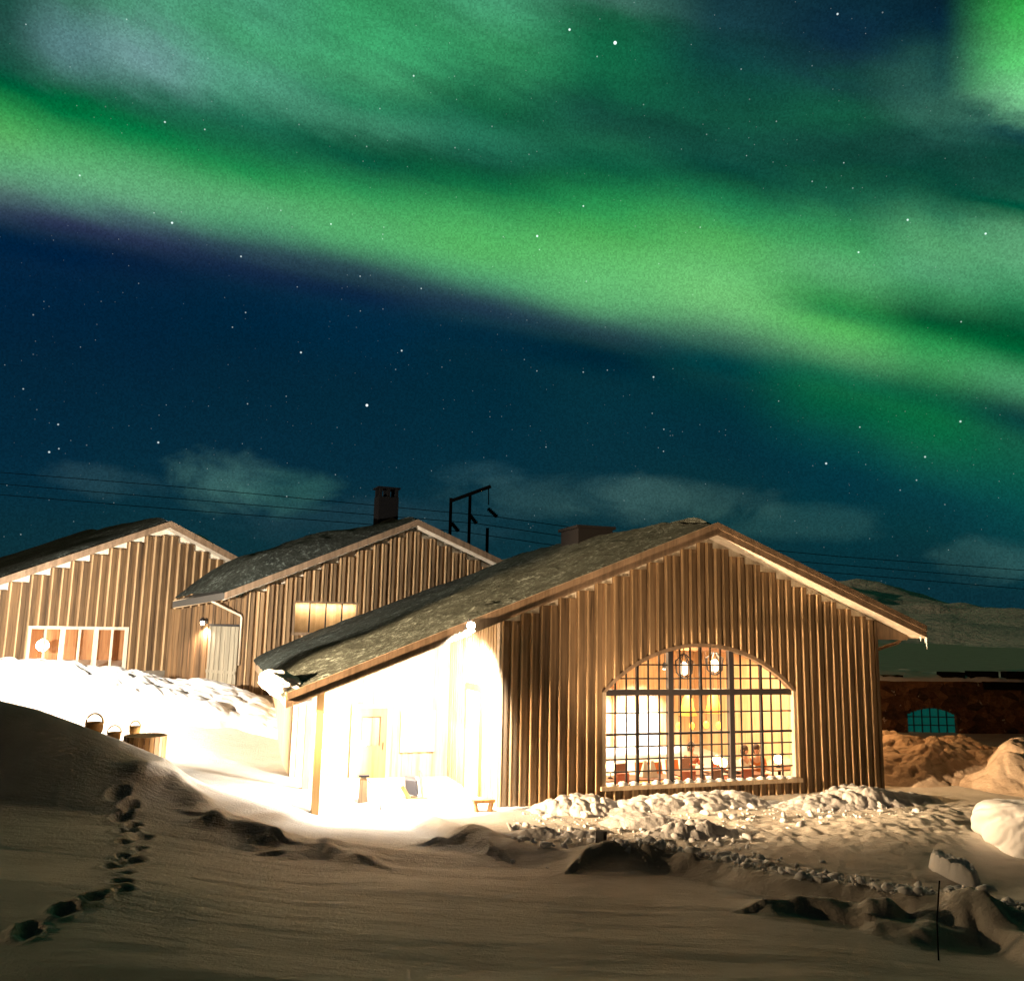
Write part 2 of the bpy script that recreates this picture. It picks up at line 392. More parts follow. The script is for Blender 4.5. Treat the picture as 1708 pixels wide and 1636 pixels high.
WOOD = mat('weathered_larch', rough=.72, fn=wood_fn((.050, .029, .014), (.30, .195, .105), (9, 9, .45), 1.8))
WOOD_GREY = mat('silvered_larch', rough=.75, fn=wood_fn((.026, .014, .006), (.165, .098, .045), (9, 9, .45), 1.8))
SOFFIT = mat('whitewashed_boards', rough=.6, fn=wood_fn((.66, .58, .48), (.84, .78, .68)))
LIT_EDGE = mat('lit_edge_strip', rough=.7, fn=wood_fn((.24, .15, .075), (.60, .42, .24)))  # highlight on the board edges put into a paler wood colour
WOOD_PALE = mat('planed_spruce', rough=.6, fn=wood_fn((.42, .31, .20), (.62, .50, .36)))
WOOD_TRIM = mat('trim_board', rough=.6, fn=wood_fn((.16, .11, .07), (.30, .21, .14)))
WOOD_INT = mat('interior_panelling', rough=.5, fn=wood_fn((.34, .19, .085), (.56, .36, .19)))
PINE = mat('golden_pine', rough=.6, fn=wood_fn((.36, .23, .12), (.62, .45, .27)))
WOOD_RED = mat('red_stained_panelling', rough=.5, fn=wood_fn((.22, .10, .045), (.42, .22, .10)))
PAINT_W = mat('pale_paint', (.62, .58, .48), .5, fn=wood_fn((.48, .45, .36), (.66, .62, .52)))
GREYP = mat('grey_paint', rough=.6, fn=wood_fn((.13, .12, .09), (.24, .22, .17)))
DARK = mat('dark_steel', (.022, .022, .026), .5, .3)
MULL = mat('grey_mullion', (.05, .045, .048), .5)
METAL = mat('zinc', (.55, .48, .38), .45, .5)
ROOF = mat('roof_felt', (.05, .048, .045), .9, fn=lambda T, b: bump(T, b, T.noise(objc(T), 30, 4), .4, .03))
BLACK = mat('soot_black', (.010, .010, .011), .9)
BLACK.node_tree.nodes['Principled BSDF'].inputs['Specular IOR Level'].default_value = 0
FABRIC_O = mat('orange_fabric', (.55, .17, .035), .9)
FABRIC_R = mat('rust_leather', (.32, .07, .025), .6)
LEATHER = mat('brown_leather', (.14, .05, .02), .5)
WHITE = mat('white_paint', (.8, .78, .74), .6)
CLOTH_W = mat('linen', (.78, .74, .66), .9)
SKIN = mat('skin', (.55, .30, .20), .55)
HAIR = mat('hair', (.05, .025, .012), .7)


def glass_mat(name, tint=(1, 1, 1), refl=.08, rough=.0):
    m = bpy.data.materials.new(name); m.use_nodes = True; t = m.node_tree; t.nodes.clear(); T = NT(t)
    tr = T.n('ShaderNodeBsdfTransparent'); tr.inputs[0].default_value = (*tint, 1)
    gl = T.n('ShaderNodeBsdfGlossy'); gl.inputs['Roughness'].default_value = rough
    fr = T.n('ShaderNodeFresnel'); fr.inputs[0].default_value = 1.45
    mx = T.n('ShaderNodeMixShader'); t.links.new(fr.outputs[0], mx.inputs[0]); t.links.new(tr.outputs[0], mx.inputs[1]); t.links.new(gl.outputs[0], mx.inputs[2])
    o = T.n('ShaderNodeOutputMaterial'); t.links.new(mx.outputs[0], o.inputs[0]); return m


GLASS = glass_mat('window_glass')
ICE = mat('ice', (.8, .88, .92), .15)


def emit_mat(name, c, s):
    return mat(name, c, .5, emit=c, es=s)


LAMP_HOT = emit_mat('lamp_glow', (1, .82, .56), 18)
LAMP_WARM = emit_mat('warm_globe', (1, .72, .35), 14)
LAMP_YEL = emit_mat('small_yellow_lamp', (1, .55, .06), 3.0)


def add_light(name, typ, loc, power, color, parent=None, target=None, size=.1, spot=None, blend=.3):
    d = bpy.data.lights.new(name, typ); d.energy = power; d.color = color
    if typ == 'AREA': d.size = size
    else: d.shadow_soft_size = size
    if typ == 'SPOT': d.spot_size = spot; d.spot_blend = blend
    o = bpy.data.objects.new(name, d); C.collection.objects.link(o); o.location = loc
    if target is not None: o.rotation_euler = (Vector(target) - Vector(loc)).to_track_quat('-Z', 'Y').to_euler()
    if parent: o.parent = parent
    return o


WARM = (1.0, .66, .36)

# ------------------------------------------------------------------ ground
EDGE = [at_z(*q, 0)[:2] for q in [(440, 1345), (630, 1338), (720, 1372), (860, 1415), (960, 1428), (1120, 1430), (1290, 1466), (1480, 1500), (1708, 1535), (2000, 1590)]]
EX, EY = np.array([p[0] for p in EDGE]), np.array([p[1] for p in EDGE])
CTRL = []
for px, py, y in [(0, 1120, 31), (100, 1128, 31), (200, 1146, 31), (270, 1150, 31.5), (350, 1158, 32), (395, 1158, 33), (0, 1118, 34), (200, 1142, 34), (330, 1154, 35), (-300, 1120, 31)]:
    CTRL.append(at_y(px, py, y))
for px, py, z in [(0, 1345, .52), (150, 1345, .50), (300, 1345, .36), (0, 1420, .46), (200, 1420, .42), (0, 1520, .40), (200, 1520, .36), (0, 1636, .36), (200, 1636, .32), (420, 1400, .26), (440, 1500, .22), (440, 1636, .22), (560, 1365, .08), (-250, 1420, .5), (-250, 1600, .5)]:
    CTRL.append(at_z(px, py, z))
for x, y, z in [(-3, 24, 0), (0, 20, 0), (5, 20, 0), (11, 23.5, 0), (10, 18, 0), (15, 25, 0), (20, 28, 0), (20, 18, 0), (25, 22, 0), (-8, 23, .25), (-11.5, 23.5, .4), (-8, 25.5, .2), (-12, 26.5, .5), (-6, 28, .1), (-18, 27, .7), (-22, 22, 1.2),
                (5, 14, .05), (0, 14.5, 0), (-2, 12, .15), (2, 11, .05), (8, 11, 0), (0, 17, 0), (15, 14, 0), (-3, 19.5, 0.05), (0, 8, .35), (0, 3, 2.0), (0, -4, 2.7), (8, 4, 1.5), (-8, 5, 1.6), (12, -4, 2.5), (-12, -4, 2.6), (15, 8, .3),
                (0, 32, .2), (10, 34, 0), (20, 36, 0), (30, 40, .2), (-20, 40, 2.3), (-5, 42, 1.6), (10, 45, .8), (30, 25, .2)]:
    CTRL.append((x, y, z))
CTRL = np.array(CTRL, float)
CREST = np.array([at_y(px, py, 19.4) for px, py in [(-900, 1120), (-300, 1145), (0, 1168), (60, 1183), (120, 1205), (200, 1235), (270, 1265), (300, 1290), (330, 1308), (385, 1326), (440, 1343), (500, 1352)]])


def _tps(r2): return np.where(r2 > 0, .5 * r2 * np.log(np.maximum(r2, 1e-12)), 0)


_n = len(CTRL); _A = np.zeros((_n + 3, _n + 3))
_d2 = ((CTRL[:, None, :2] - CTRL[None, :, :2]) ** 2).sum(-1)
_A[:_n, :_n] = _tps(_d2) + np.eye(_n) * .12
_A[:_n, _n] = 1; _A[:_n, _n + 1:] = CTRL[:, :2]; _A[_n, :_n] = 1; _A[_n + 1:, :_n] = CTRL[:, :2].T
_w = np.linalg.solve(_A, np.r_[CTRL[:, 2], 0, 0, 0])


def base_z(x, y):
    z = _w[_n] + _w[_n + 1] * x + _w[_n + 2] * y
    for k in range(_n): z = z + _w[k] * _tps((x - CTRL[k, 0]) ** 2 + (y - CTRL[k, 1]) ** 2)
    return z


def seg_dist(x, y, pts):
    best = np.full(np.shape(x), 1e9); side = np.zeros(np.shape(x)); par = np.zeros(np.shape(x)); L = 0
    for (x0, y0), (x1, y1) in zip(pts[:-1], pts[1:]):
        dx, dy = x1 - x0, y1 - y0; l2 = dx * dx + dy * dy
        t = np.clip(((x - x0) * dx + (y - y0) * dy) / l2, 0, 1)
        d = np.hypot(x - x0 - t * dx, y - y0 - t * dy)
        m = d < best; best = np.where(m, d, best)
        side = np.where(m, np.sign((y - y0) * dx - (x - x0) * dy), side); par = np.where(m, L + t * math.sqrt(l2), par); L += math.sqrt(l2)
    return best, side, par


def zl(*qs): return [tuple(at_z(*q, 0)[:2]) for q in qs]


STEPS = []          # footprints
for (px, py) in [(205, 1352), (212, 1375), (222, 1398), (214, 1420), (206, 1441), (196, 1460), (200, 1482), (192, 1503), (168, 1520), (140, 1530), (108, 1541), (82, 1553), (58, 1568), (36, 1580), (12, 1588)]:
    z = .4; p = at_z(px, py, .4)
    for _ in range(4): z = float(base_z(p[0], p[1])); p = at_z(px, py, z)
    STEPS.append((p[0], p[1]))


PRINTS = []; _r = random.Random(11)
for (x0_, y0_), (x1_, y1_) in zip(STEPS[:-1], STEPS[1:]):
    n_ = max(1, int(math.hypot(x1_ - x0_, y1_ - y0_) / .34))
    for k_ in range(n_):
        t_ = k_ / n_; sd_ = .09 if len(PRINTS) % 2 else -.09
        PRINTS.append((x0_ + (x1_ - x0_) * t_ + sd_ + _r.gauss(0, .03), y0_ + (y1_ - y0_) * t_ + sd_ * .6 + _r.gauss(0, .03), _r.uniform(.10, .19)))


def ground_z(x, y):
    shp = np.shape(x)
    far = sstep(np.hypot(x, y - 20), 45, 70)
    z = base_z(np.clip(x, -34, 34), np.clip(y, -8, 50))
    z = z * (1 - far) + far * (.5 + .012 * np.maximum(y - 60, 0))
    yc = 19.4 + .22 * vnoise(x * .7, x * 0 + .5, 2)
    hz = np.interp(x, CREST[:, 0], CREST[:, 2], left=CREST[0, 2])
    shp_ = np.where(y < yc, sstep(y, yc - 2.9, yc + .35) / sstep(np.array(0.), -2.9, .35), 1 - sstep(y, yc, yc + 1.8)) * sstep(x, CREST[-1, 0] + .6, CREST[-1, 0] - .4)
    z = z + np.maximum(hz - z, 0) * np.clip(shp_, 0, 1)
    s = np.interp(x, EX, EY) - y                         # > 0: on the camera's side of the cleared yard
    inx = sstep(x, -5.5, -3.8)
    wob = .35 * vnoise(x * 1.1, y * .3, 3) + .18 * vnoise(x * 3.1, y * .6, 4)
    s2 = s + wob
    z = z - inx * np.interp(x, [-3, 1, 4, 6], [.22, .12, .18, .26]) * sstep(s2, -.05, .75) + inx * .07 * np.exp(-((s2 + .15) / .3) ** 2)
    z = z + inx * np.clip(s2 - .7, 0, 4) * .045
    # old snow dunes across the slope at left and wind ripples in front
    fore = sstep(y, 20.5, 15) * sstep(x, 12, 8)
    left = (.18 + .82 * sstep(x, 1.5, -4.5)) * sstep(x, 6, 2) * sstep(y, 17.6, 16.4)
    z = z + left * .20 * np.sin((y + .04 * x + .6 * vnoise(x * .25, y * .35, 9)) * 2 * np.pi / np.interp(y, [9, 17], [1.3, 2.2]))
    z = z + fore * (.06 * fbm(x * .16, y * .9, 3, 11) + .016 * fbm(x * .7, y * 5.0, 3, 17))
    # sharp drifts
    for pts, h, w, ws in [(zl((965, 1436), (1000, 1424), (1060, 1424), (1125, 1436)), .15, .15, 1.0), (zl((1285, 1512), (1340, 1508), (1420, 1518), (1480, 1520)), .20, .18, 1.1),
                          (zl((1480, 1535), (1540, 1545), (1620, 1525), (1690, 1550), (1760, 1590)), .28, .26, 1.2), (zl((485, 1425), (540, 1418), (600, 1432)), .16, .2, 1.0),
                          (zl((350, 1400), (400, 1404), (450, 1412)), .2, .22, 1.), (zl((740, 1398), (780, 1396), (820, 1412)), .16, .2, .8)]:
        d, sd_, par = seg_dist(x, y, pts)
        d = d + .12 * vnoise(x * 2.6, y * 2.6, 21) + .06 * vnoise(x * 7, y * 7, 22)
        ww = np.where(sd_ > 0, w * 2.1, w)
        z = z + h * np.exp(-(np.maximum(d, 0) / ww) ** 2) * (1 + .9 * vnoise(x * 3, y * 3, 23))
    # drift tongue by the left crest
    d, sd_, par = seg_dist(x, y, [tuple(at_y(q[0], q[1], q[2])[:2]) for q in [(235, 1292, 18.6), (290, 1302, 18.9), (330, 1328, 18.4)]])
    z = z + .22 * np.exp(-(d / .35) ** 2)
    # footprints
    for i, (fx, fy, fr) in enumerate(PRINTS):
        m_ = (np.abs(x - fx) < .6) & (np.abs(y - fy) < .7)
        if not np.any(m_): continue
        xx, yy = x[m_], y[m_]
        r = np.hypot((xx - fx) * 1.15, (yy - fy) * .85) + .07 * vnoise(xx * 9, yy * 9, 31 + i)
        z[m_] = z[m_] - .11 * np.exp(-(r / fr) ** 4) + .025 * np.exp(-((r - fr * 1.5) / .06) ** 2) * (1 + 2 * vnoise(xx * 7, yy * 7, 90 + i))
    # trampled yard: broken snow, wheel tracks
    yard = sstep(s, .1, -.7) * sstep(x, -1.5, 1.0) * sstep(y, 34, 27) * sstep(x, 15, 11)
    k = (.5 - worley(x * 2.7, y * 2.7, 41)) * .035 + fbm(x * 5, y * 5, 3, 43) * .05
    road = np.exp(-((y - (19.3 + .33 * (x - 6))) / 1.6) ** 4)
    z = z + yard * (k * (.35 + .75 * road) + .05 * fbm(x * .6, y * .6, 2, 44))
    for off in (-1.1, -.75, .55, .95):
        z = z - yard * .05 * np.exp(-(((y - (19.6 + off + .35 * (x - 6) + .25 * np.sin(x * .5))) / .14) ** 2))
    band = sstep(s, -1.7, -1.1) * sstep(s, .25, -.1) * sstep(x, .6, 2.5)
    z = z + band * ((.55 - worley(x * 4.2, y * 4.2, 51)) * .07 + fbm(x * 9, y * 9, 2, 53) * .03)
    # soft windblown fan at right
    fan = sstep(x, 5.5, 9) * sstep(y, 22.5, 20) * sstep(y, 14, 16)
    z = z + fan * .14 * np.sin((x * .62 - y * .8) * 1.15 + 1.2)
    return z


def axis(lo, hi, step, flo, fhi, g=1.12):
    a = list(np.arange(lo, hi + 1e-6, step)); s_ = step
    while a[-1] < fhi: s_ *= g; a.append(a[-1] + s_)
    s_ = step
    while a[0] > flo: s_ *= g; a.insert(0, a[0] - s_)
    return np.array(a)


gx = axis(-11.5, 13.5, .05, -900, 900); gy = axis(8.6, 24.5, .045, -60, 1400)
GX, GY = np.meshgrid(gx, gy)
GZ = ground_z(GX, GY)
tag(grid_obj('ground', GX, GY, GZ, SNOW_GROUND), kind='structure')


def gz(x, y): return float(ground_z(np.array([x], float), np.array([y], float))[0])


# ------------------------------------------------------------------ mountain
def mountain_fn(T, b):
    g = T.n('ShaderNodeNewGeometry'); s_ = T.n('ShaderNodeSeparateXYZ'); T.t.links.new(g.outputs['Normal'], s_.inputs[0])
    n = T.noise(objc(T), .09, 6, .65)
    steep = T.m('ADD', s_.outputs[2], T.m('MULTIPLY', T.m('SUBTRACT', n, .5), .9))
    T.put(b.inputs['Base Color'], T.ramp(steep, [(.36, (.03, .03, .032)), (.46, (.86, .88, .90))]))
    bump(T, b, T.noise(objc(T), .25, 6, .65), .6, 3)


MX, MY = np.meshgrid(np.linspace(-420, 900, 330), np.linspace(95, 900, 190))


def mtn_z(x, y):
    prof = np.interp(x / 420 * 1433 + 854, [0, 600, 870, 1000, 1200, 1400, 1450, 1500, 1545, 1590, 1612, 1640, 1660, 1690, 1760, 1900, 2200, 3200],
                     [14, 20, 42, 30, 26, 30, 31, 25, 21.5, 15, 10.5, 14, 15.5, 11, 8.5, 12, 18, 16])
    d = (y - 420) / 75
    shape = np.where(d < 0, np.clip((y - 95) / 325, 0, 1) ** 1.25, np.exp(-d * d * .2))
    return -3 + prof * shape * (1 + .10 * fbm(x * .05, y * .05, 3, 62)) + 9. * shape * fbm(x * .022, y * .012, 5, 61, .5) + 1.6 * sstep(y, 95, 130) * fbm(x * .035, y * .03, 5, 65, .55)


tag(grid_obj('mountain', MX, MY, mtn_z(MX, MY), mat('snowy_rock', rough=.9, fn=mountain_fn)), kind='structure')


# ------------------------------------------------------------------ buildings
class Plane:
    def __init__(s, x, y, yaw):
        s.o = np.array([x, y, 0.]); s.yaw = yaw
        s.a = np.array([math.cos(yaw), math.sin(yaw), 0]); s.b = np.array([-math.sin(yaw), math.cos(yaw), 0])
    def hit(s, px, py, b=0.):
        r = ray(px, py); cc = np.array([0, 0, HC]); t = ((s.o + s.b * b - cc) @ s.b) / (r @ s.b); p = cc + r * t
        return float((p - s.o) @ s.a), float(p[2])
    def w(s, a, b, z): return s.o + s.a * a + s.b * b + np.array([0, 0, z])


def gable_wall(root, a0, a1, zb, ztop, pitch, material, hole=None, frac=.56, thick=.065, group=2, back=.16, name='wall', wob=.0):
    """board-on-board cladding: backing strips, raised boards, tops cut level in pairs"""
    mb = MB(); n = int(round((a1 - a0) / pitch)); p = (a1 - a0) / n
    def topz(k):
        g0 = a0 + (k // group) * group * p; g1 = min(a1, g0 + group * p)
        return min(ztop(g0 + .02), ztop(g1 - .02)) - .05
    def column(x0, x1, y0, y1, zt, segs=1):
        for i in range(segs):
            u0, u1 = x0 + (x1 - x0) * i / segs, x0 + (x1 - x0) * (i + 1) / segs
            h = hole(u0, u1) if hole else None
            spans = [(zb, zt)] if not h else [(zb, h[0]), (h[1], zt)]
            for lo, hi in spans:
                if hi - lo > .02: mb.box(u0, u1, y0, y1, lo, hi)
    for k in range(n):
        x0 = a0 + k * p; zt = topz(k)
        inh = hole and hole(x0, x0 + p)
        column(x0, x0 + p, 0, back, zt, 5 if inh else 1)
        rw = p * frac * random.uniform(.97, 1.03); off = random.uniform(-.006, .006); th = thick * random.uniform(.9, 1.1)
        x1 = x0 + p * .2 + off
        column(x1, x1 + rw, -th, -.0005, zt - random.uniform(0, .02), 3 if inh else 1)
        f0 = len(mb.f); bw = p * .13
        column(x1 - bw - .001, x1 - .001, -th - .03, -.0004, zt - .005, 1)  # thin strip on the left board edge, carries the painted raking highlight
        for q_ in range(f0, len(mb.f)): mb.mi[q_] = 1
    return mb.build(name, material, root, mat2=LIT_EDGE)


def window_grid(root, w, name='window'): pass


# ============ the big lodge with the arched window
PM = Plane(-.2, 21.33, RAD(18.64))
yaw_m = PM.yaw
lodge = empty('timber_lodge', (-.2, 21.33, 0), yaw_m, 'large timber lodge with board cladding and a lit arched window in its gable', 'building')
apx, apz = PM.hit(1197, 873, -.6); vlx, vlz = PM.hit(480, 1157, -.6); vrx, vrz = PM.hit(1545, 1045, -.6)
TH = .30


def roof_top(a): return np.interp(a, [vlx, apx, vrx], [vlz, apz, vrz])
def roof_under(a): return float(roof_top(a)) - TH


LEN = 15.2
WL, WR = 0.0, 11.22
wx0, wx1 = PM.hit(1009, 1200)[0], PM.hit(1322, 1200)[0]
wz0 = .36; wsp = PM.hit(1166, 1153)[1]; wtp = PM.hit(1180, 1079)[1]
wcx = (wx0 + wx1) / 2; whw = (wx1 - wx0) / 2
_rise = wtp - wsp; ARC_R = (whw ** 2 + _rise ** 2) / (2 * _rise)


def arch_z(a, grow=0.):
    d = min(abs(a - wcx), whw + grow - 1e-4)
    r = ARC_R + grow
    return wsp + _rise - ARC_R + math.sqrt(max(r * r - d * d, 0)) if abs(a - wcx) < whw + grow else wsp


FW_ = .10      # casing width


def hole_m(u0, u1):
    if u1 <= wx0 - FW_ or u0 >= wx1 + FW_: return None
    m = (u0 + u1) / 2
    return (wz0 - FW_, max(arch_z(m, FW_), wsp))


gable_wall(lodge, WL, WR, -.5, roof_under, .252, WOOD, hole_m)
# pale frieze board behind the cut board tops
fr = MB()
xs = [WL + .02, apx, WR]
for x0, x1 in zip(xs[:-1], xs[1:]):
    fr.hexa([(x0, .012, roof_under(x0) - .6), (x1, .012, roof_under(x1) - .6), (x1, .05, roof_under(x1) - .6), (x0, .05, roof_under(x0) - .6),
             (x0, .012, roof_under(x0)), (x1, .012, roof_under(x1)), (x1, .05, roof_under(x1)), (x0, .05, roof_under(x0))])
fr.build('frieze_board', SOFFIT, lodge)
MB().box(-.05, .045, -.062, .16, -.5, roof_under(0) - .03).build('corner_board', WOOD_PALE, lodge)
MB().box(WR + .001, WR + .10, -.055, .16, -.5, roof_under(WR) - .06).build('corner_board', WOOD, lodge)
# side walls: narrow boards, the left one set back under the long roof
sw = MB(); SD = 4.6
nb = 40
for i in range(nb):
    b0 = .17 + i * (SD - .17) / nb
    sw.box(-.045 if i % 2 else -.015, .02, b0, b0 + (SD - .17) / nb, -.5, roof_under(-.1) - .03)
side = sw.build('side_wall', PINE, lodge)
MB().box(WR, WR + .1, .2, LEN - .7, -.5, roof_under(WR) - .1).build('side_wall', WOOD, lodge)
pw = MB(); nb = 30; pa0 = -4.45
for i in range(nb):
    x0 = pa0 + i * (-.05 - pa0) / nb; x1 = pa0 + (i + 1) * (-.05 - pa0) / nb
    pw.box(x0, x1, SD + (0 if i % 2 else .03), SD + .12, -.5, roof_under(x0) - .03)
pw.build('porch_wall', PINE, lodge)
MB().box(0, WR, LEN - .9, LEN - .75, -.5, 4.2).build('rear_wall', WOOD, lodge)
MB().box(pa0 - .02, pa0 + .1, SD + .13, LEN - .8, -.5, roof_under(pa0) - .05).build('side_wall', PINE, lodge)
# porch door with a glazed upper panel, porch windows
dr = empty('door', (-2.75, SD - .03, -.1), 0, parent=lodge)
DOORM = mat('oiled_pine', rough=.5, fn=wood_fn((.32, .16, .05), (.5, .28, .10)))
m_ = MB(); m_.box(0, .9, -.05, 0, 0, .95); m_.box(0, .18, -.05, 0, .95, 1.75); m_.box(.72, .9, -.05, 0, .95, 1.75); m_.box(0, .9, -.05, 0, 1.75, 1.98)
m_.build('door_leaf', DOORM, dr); MB().box(.18, .72, -.03, -.01, .95, 1.75).build('pane', GLASS, dr)
MB().bar((.80, -.09, .85), (.80, -.09, 1.05), .025).build('handle', DARK, dr)
m_ = MB(); m_.box(-.1, 0, -.07, 0, 0, 2.08); m_.box(.9, 1.0, -.07, 0, 0, 2.08); m_.box(0, .9, -.07, 0, 1.98, 2.08); m_.build('door_frame', WOOD_PALE, dr)
for wx, wz, ww, wh in ((-4.0, .75, .8, 1.0), (-1.45, .65, 1.0, 1.15)):
    wn = empty('window', (wx, SD - .01, wz), 0, parent=lodge)
    m_ = MB(); m_.box(0, ww, -.06, 0, 0, .07); m_.box(0, ww, -.06, 0, wh - .07, wh); m_.box(0, .07, -.06, 0, .07, wh - .07); m_.box(ww - .07, ww, -.06, 0, .07, wh - .07); m_.box(ww / 2 - .02, ww / 2 + .02, -.05, 0, .07, wh - .07)
    m_.build('frame', WOOD_PALE, wn); MB().box(.07, ww - .07, -.02, -.012, .07, wh - .07).build('pane', mat('lit_pane', (.9, .7, .4), .3, emit=(1, .72, .36), es=2.0), wn)
for pa, pb in ((-4.3, .3), (-4.3, 2.6)):
    MB().box(pa, pa + .16, pb, pb + .16, -.5, roof_under(pa) - .04).build('porch_post', DOORM, lodge)
# narrow window in the side wall by the corner
wn = empty('window', (-.05, 0, 0), 0, parent=lodge)
m_ = MB(); m_.box(-.05, -.001, 1.25, 1.37, -.1, 2.7); m_.box(-.05, -.001, 2.6, 2.72, -.1, 2.7); m_.box(-.05, -.001, 1.37, 2.6, 2.55, 2.7); m_.build('frame', DOORM, wn)
MB().box(-.03, -.002, 1.37, 2.6, -.1, 2.55).build('pane', WHITE, wn)
# arched window -------------------------------------------------------------
aw = empty('arched_window', (0, 0, 0), 0, parent=lodge)
cs = MB(); N = 28
MB().box(wx0 - FW_, wx0, -.075, .15, wz0, wsp).build('casing', WOOD_PALE, aw); MB().box(wx1, wx1 + FW_, -.075, .15, wz0, wsp).build('casing', WOOD_PALE, aw)
arc = MB()
for i in range(N):
    t0, t1 = wx0 - FW_ + (wx1 - wx0 + 2 * FW_) * i / N, wx0 - FW_ + (wx1 - wx0 + 2 * FW_) * (i + 1) / N
    s0, s1 = wx0 + (wx1 - wx0) * i / N, wx0 + (wx1 - wx0) * (i + 1) / N
    P = []
    for y in (-.075, .15):
        P.append([(s0, y, arch_z(s0)), (s1, y, arch_z(s1)), (t1, y, arch_z(t1, FW_) if i < N - 1 else wsp), (t0, y, arch_z(t0, FW_) if i else wsp)])
    arc.add(P[0] + P[1], [(0, 1, 2, 3), (7, 6, 5, 4), (0, 4, 5, 1), (2, 6, 7, 3)])
arc.build('arch_trim', WOOD_TRIM, aw)
MB().box(wx0 - FW_ - .06, wx1 + FW_ + .06, -.16, .15, wz0 - FW_, wz0 - .001).build('sill', WOOD_PALE, aw)
hv = MB(); md = MB(); tn = MB()
bay = (wx1 - wx0) / 3 * .98; mull = [wcx - bay / 2, wcx + bay / 2]
Y0, Y1 = .02, .13
def vbar(m, x, w, y0=Y0, y1=Y1): m.hexa([(x - w / 2, y0, wz0), (x + w / 2, y0, wz0), (x + w / 2, y1, wz0), (x - w / 2, y1, wz0), (x - w / 2, y0, arch_z(x - w / 2)), (x + w / 2, y0, arch_z(x + w / 2)), (x + w / 2, y1, arch_z(x + w / 2)), (x - w / 2, y1, arch_z(x - w / 2))])
def hbar(m, z, w, y0=Y0, y1=Y1):
    if z <= wsp: x0, x1 = wx0, wx1
    else:
        q = math.sqrt(max(ARC_R ** 2 - (z + w / 2 - (wtp - ARC_R)) ** 2, 0)); x0, x1 = max(wx0, wcx - q), min(wx1, wcx + q)
    m.box(x0, x1, y0, y1, z - w / 2, z + w / 2)
for x in mull: vbar(hv, x, .145, 0, .15)
hbar(hv, wsp - .02, .15, .004, .146)
hv.build('mullion', MULL, aw)
edges = [wx0] + mull + [wx1]
for x0, x1 in zip(edges[:-1], edges[1:]): vbar(md, (x0 + x1) / 2, .06, .03, .12)
zmid = wz0 + (wsp - wz0) * .535
hbar(md, zmid, .055, .034, .116)
md.build('casement_bar', DARK, aw)
for x0, x1 in zip(edges[:-1], edges[1:]):
    for k in (1, 2, 4, 5): vbar(tn, x0 + (x1 - x0) * k / 6, .036, .05, .09)
for z in [wz0 + (zmid - wz0) * k / 4 for k in (1, 2, 3)] + [zmid + (wsp - zmid) * .5] + [wsp + .33, wsp + .68]: hbar(tn, z, .034, .052, .088)
tn.build('glazing_bar', DARK, aw)
g = MB()
ng = 24; pts = [(wx0 + .001, wz0)] + [(wx1 - .001, wz0)] + [(wx1 + (wx0 - wx1) * i / ng, arch_z(wx1 + (wx0 - wx1) * i / ng - (1e-3 if i == 0 else -1e-3 if i == ng else 0))) for i in range(ng + 1)]
g.add([(x, .07, z) for x, z in pts], [tuple(range(len(pts)))]).build('pane', GLASS, aw)
# roof ----------------------------------------------------------------------
def gable_roof(root, L, A, Rr, b0, b1, th, mats, nstep=1):
    poly = [L, A, Rr, (Rr[0], Rr[1] - th), (A[0], A[1] - th), (L[0], L[1] - th)]
    rb = MB(); 
    for P, Q in ((L, A), (A, Rr)):
        rb.hexa([(P[0], b0 + .04, P[1] - th + .03), (Q[0], b0 + .04, Q[1] - th + .03), (Q[0], b1, Q[1] - th + .03), (P[0], b1, P[1] - th + .03), (P[0], b0 + .04, P[1]), (Q[0], b0 + .04, Q[1]), (Q[0], b1, Q[1]), (P[0], b1, P[1])])
    roof = rb.build('roof', mats[0], root)
    for P, Q in ((L, A), (A, Rr)):
        m = MB()
        m.hexa([(P[0], b0, P[1] - th), (Q[0], b0, Q[1] - th), (Q[0], b0 + .04, Q[1] - th), (P[0], b0 + .04, P[1] - th), (P[0], b0, P[1] - .1), (Q[0], b0, Q[1] - .1), (Q[0], b0 + .04, Q[1] - .1), (P[0], b0 + .04, P[1] - .1)])
        m.hexa([(P[0], b0 - .03, P[1] - .13), (Q[0], b0 - .03, Q[1] - .13), (Q[0], b0 + .038, Q[1] - .13), (P[0], b0 + .038, P[1] - .13), (P[0], b0 - .03, P[1] + .03), (Q[0], b0 - .03, Q[1] + .03), (Q[0], b0 + .038, Q[1] + .03), (P[0], b0 + .038, P[1] + .03)])
        m.build('bargeboard', mats[1], roof)
        s_ = MB(); nb_ = 7; w = (.55) / nb_
        s_.hexa([(P[0], b0 + .041, P[1] - th), (Q[0], b0 + .041, Q[1] - th), (Q[0], b1 - .05, Q[1] - th), (P[0], b1 - .05, P[1] - th), (P[0], b0 + .041, P[1] - th + .028), (Q[0], b0 + .041, Q[1] - th + .028), (Q[0], b1 - .05, Q[1] - th + .028), (P[0], b1 - .05, P[1] - th + .028)])
        s_.build('soffit', mats[2], roof)
    return roof


roof_m = gable_roof(lodge, (vlx, vlz), (apx, apz), (vrx, vrz), -.6, LEN, TH, (ROOF, WOOD_TRIM, SOFFIT))
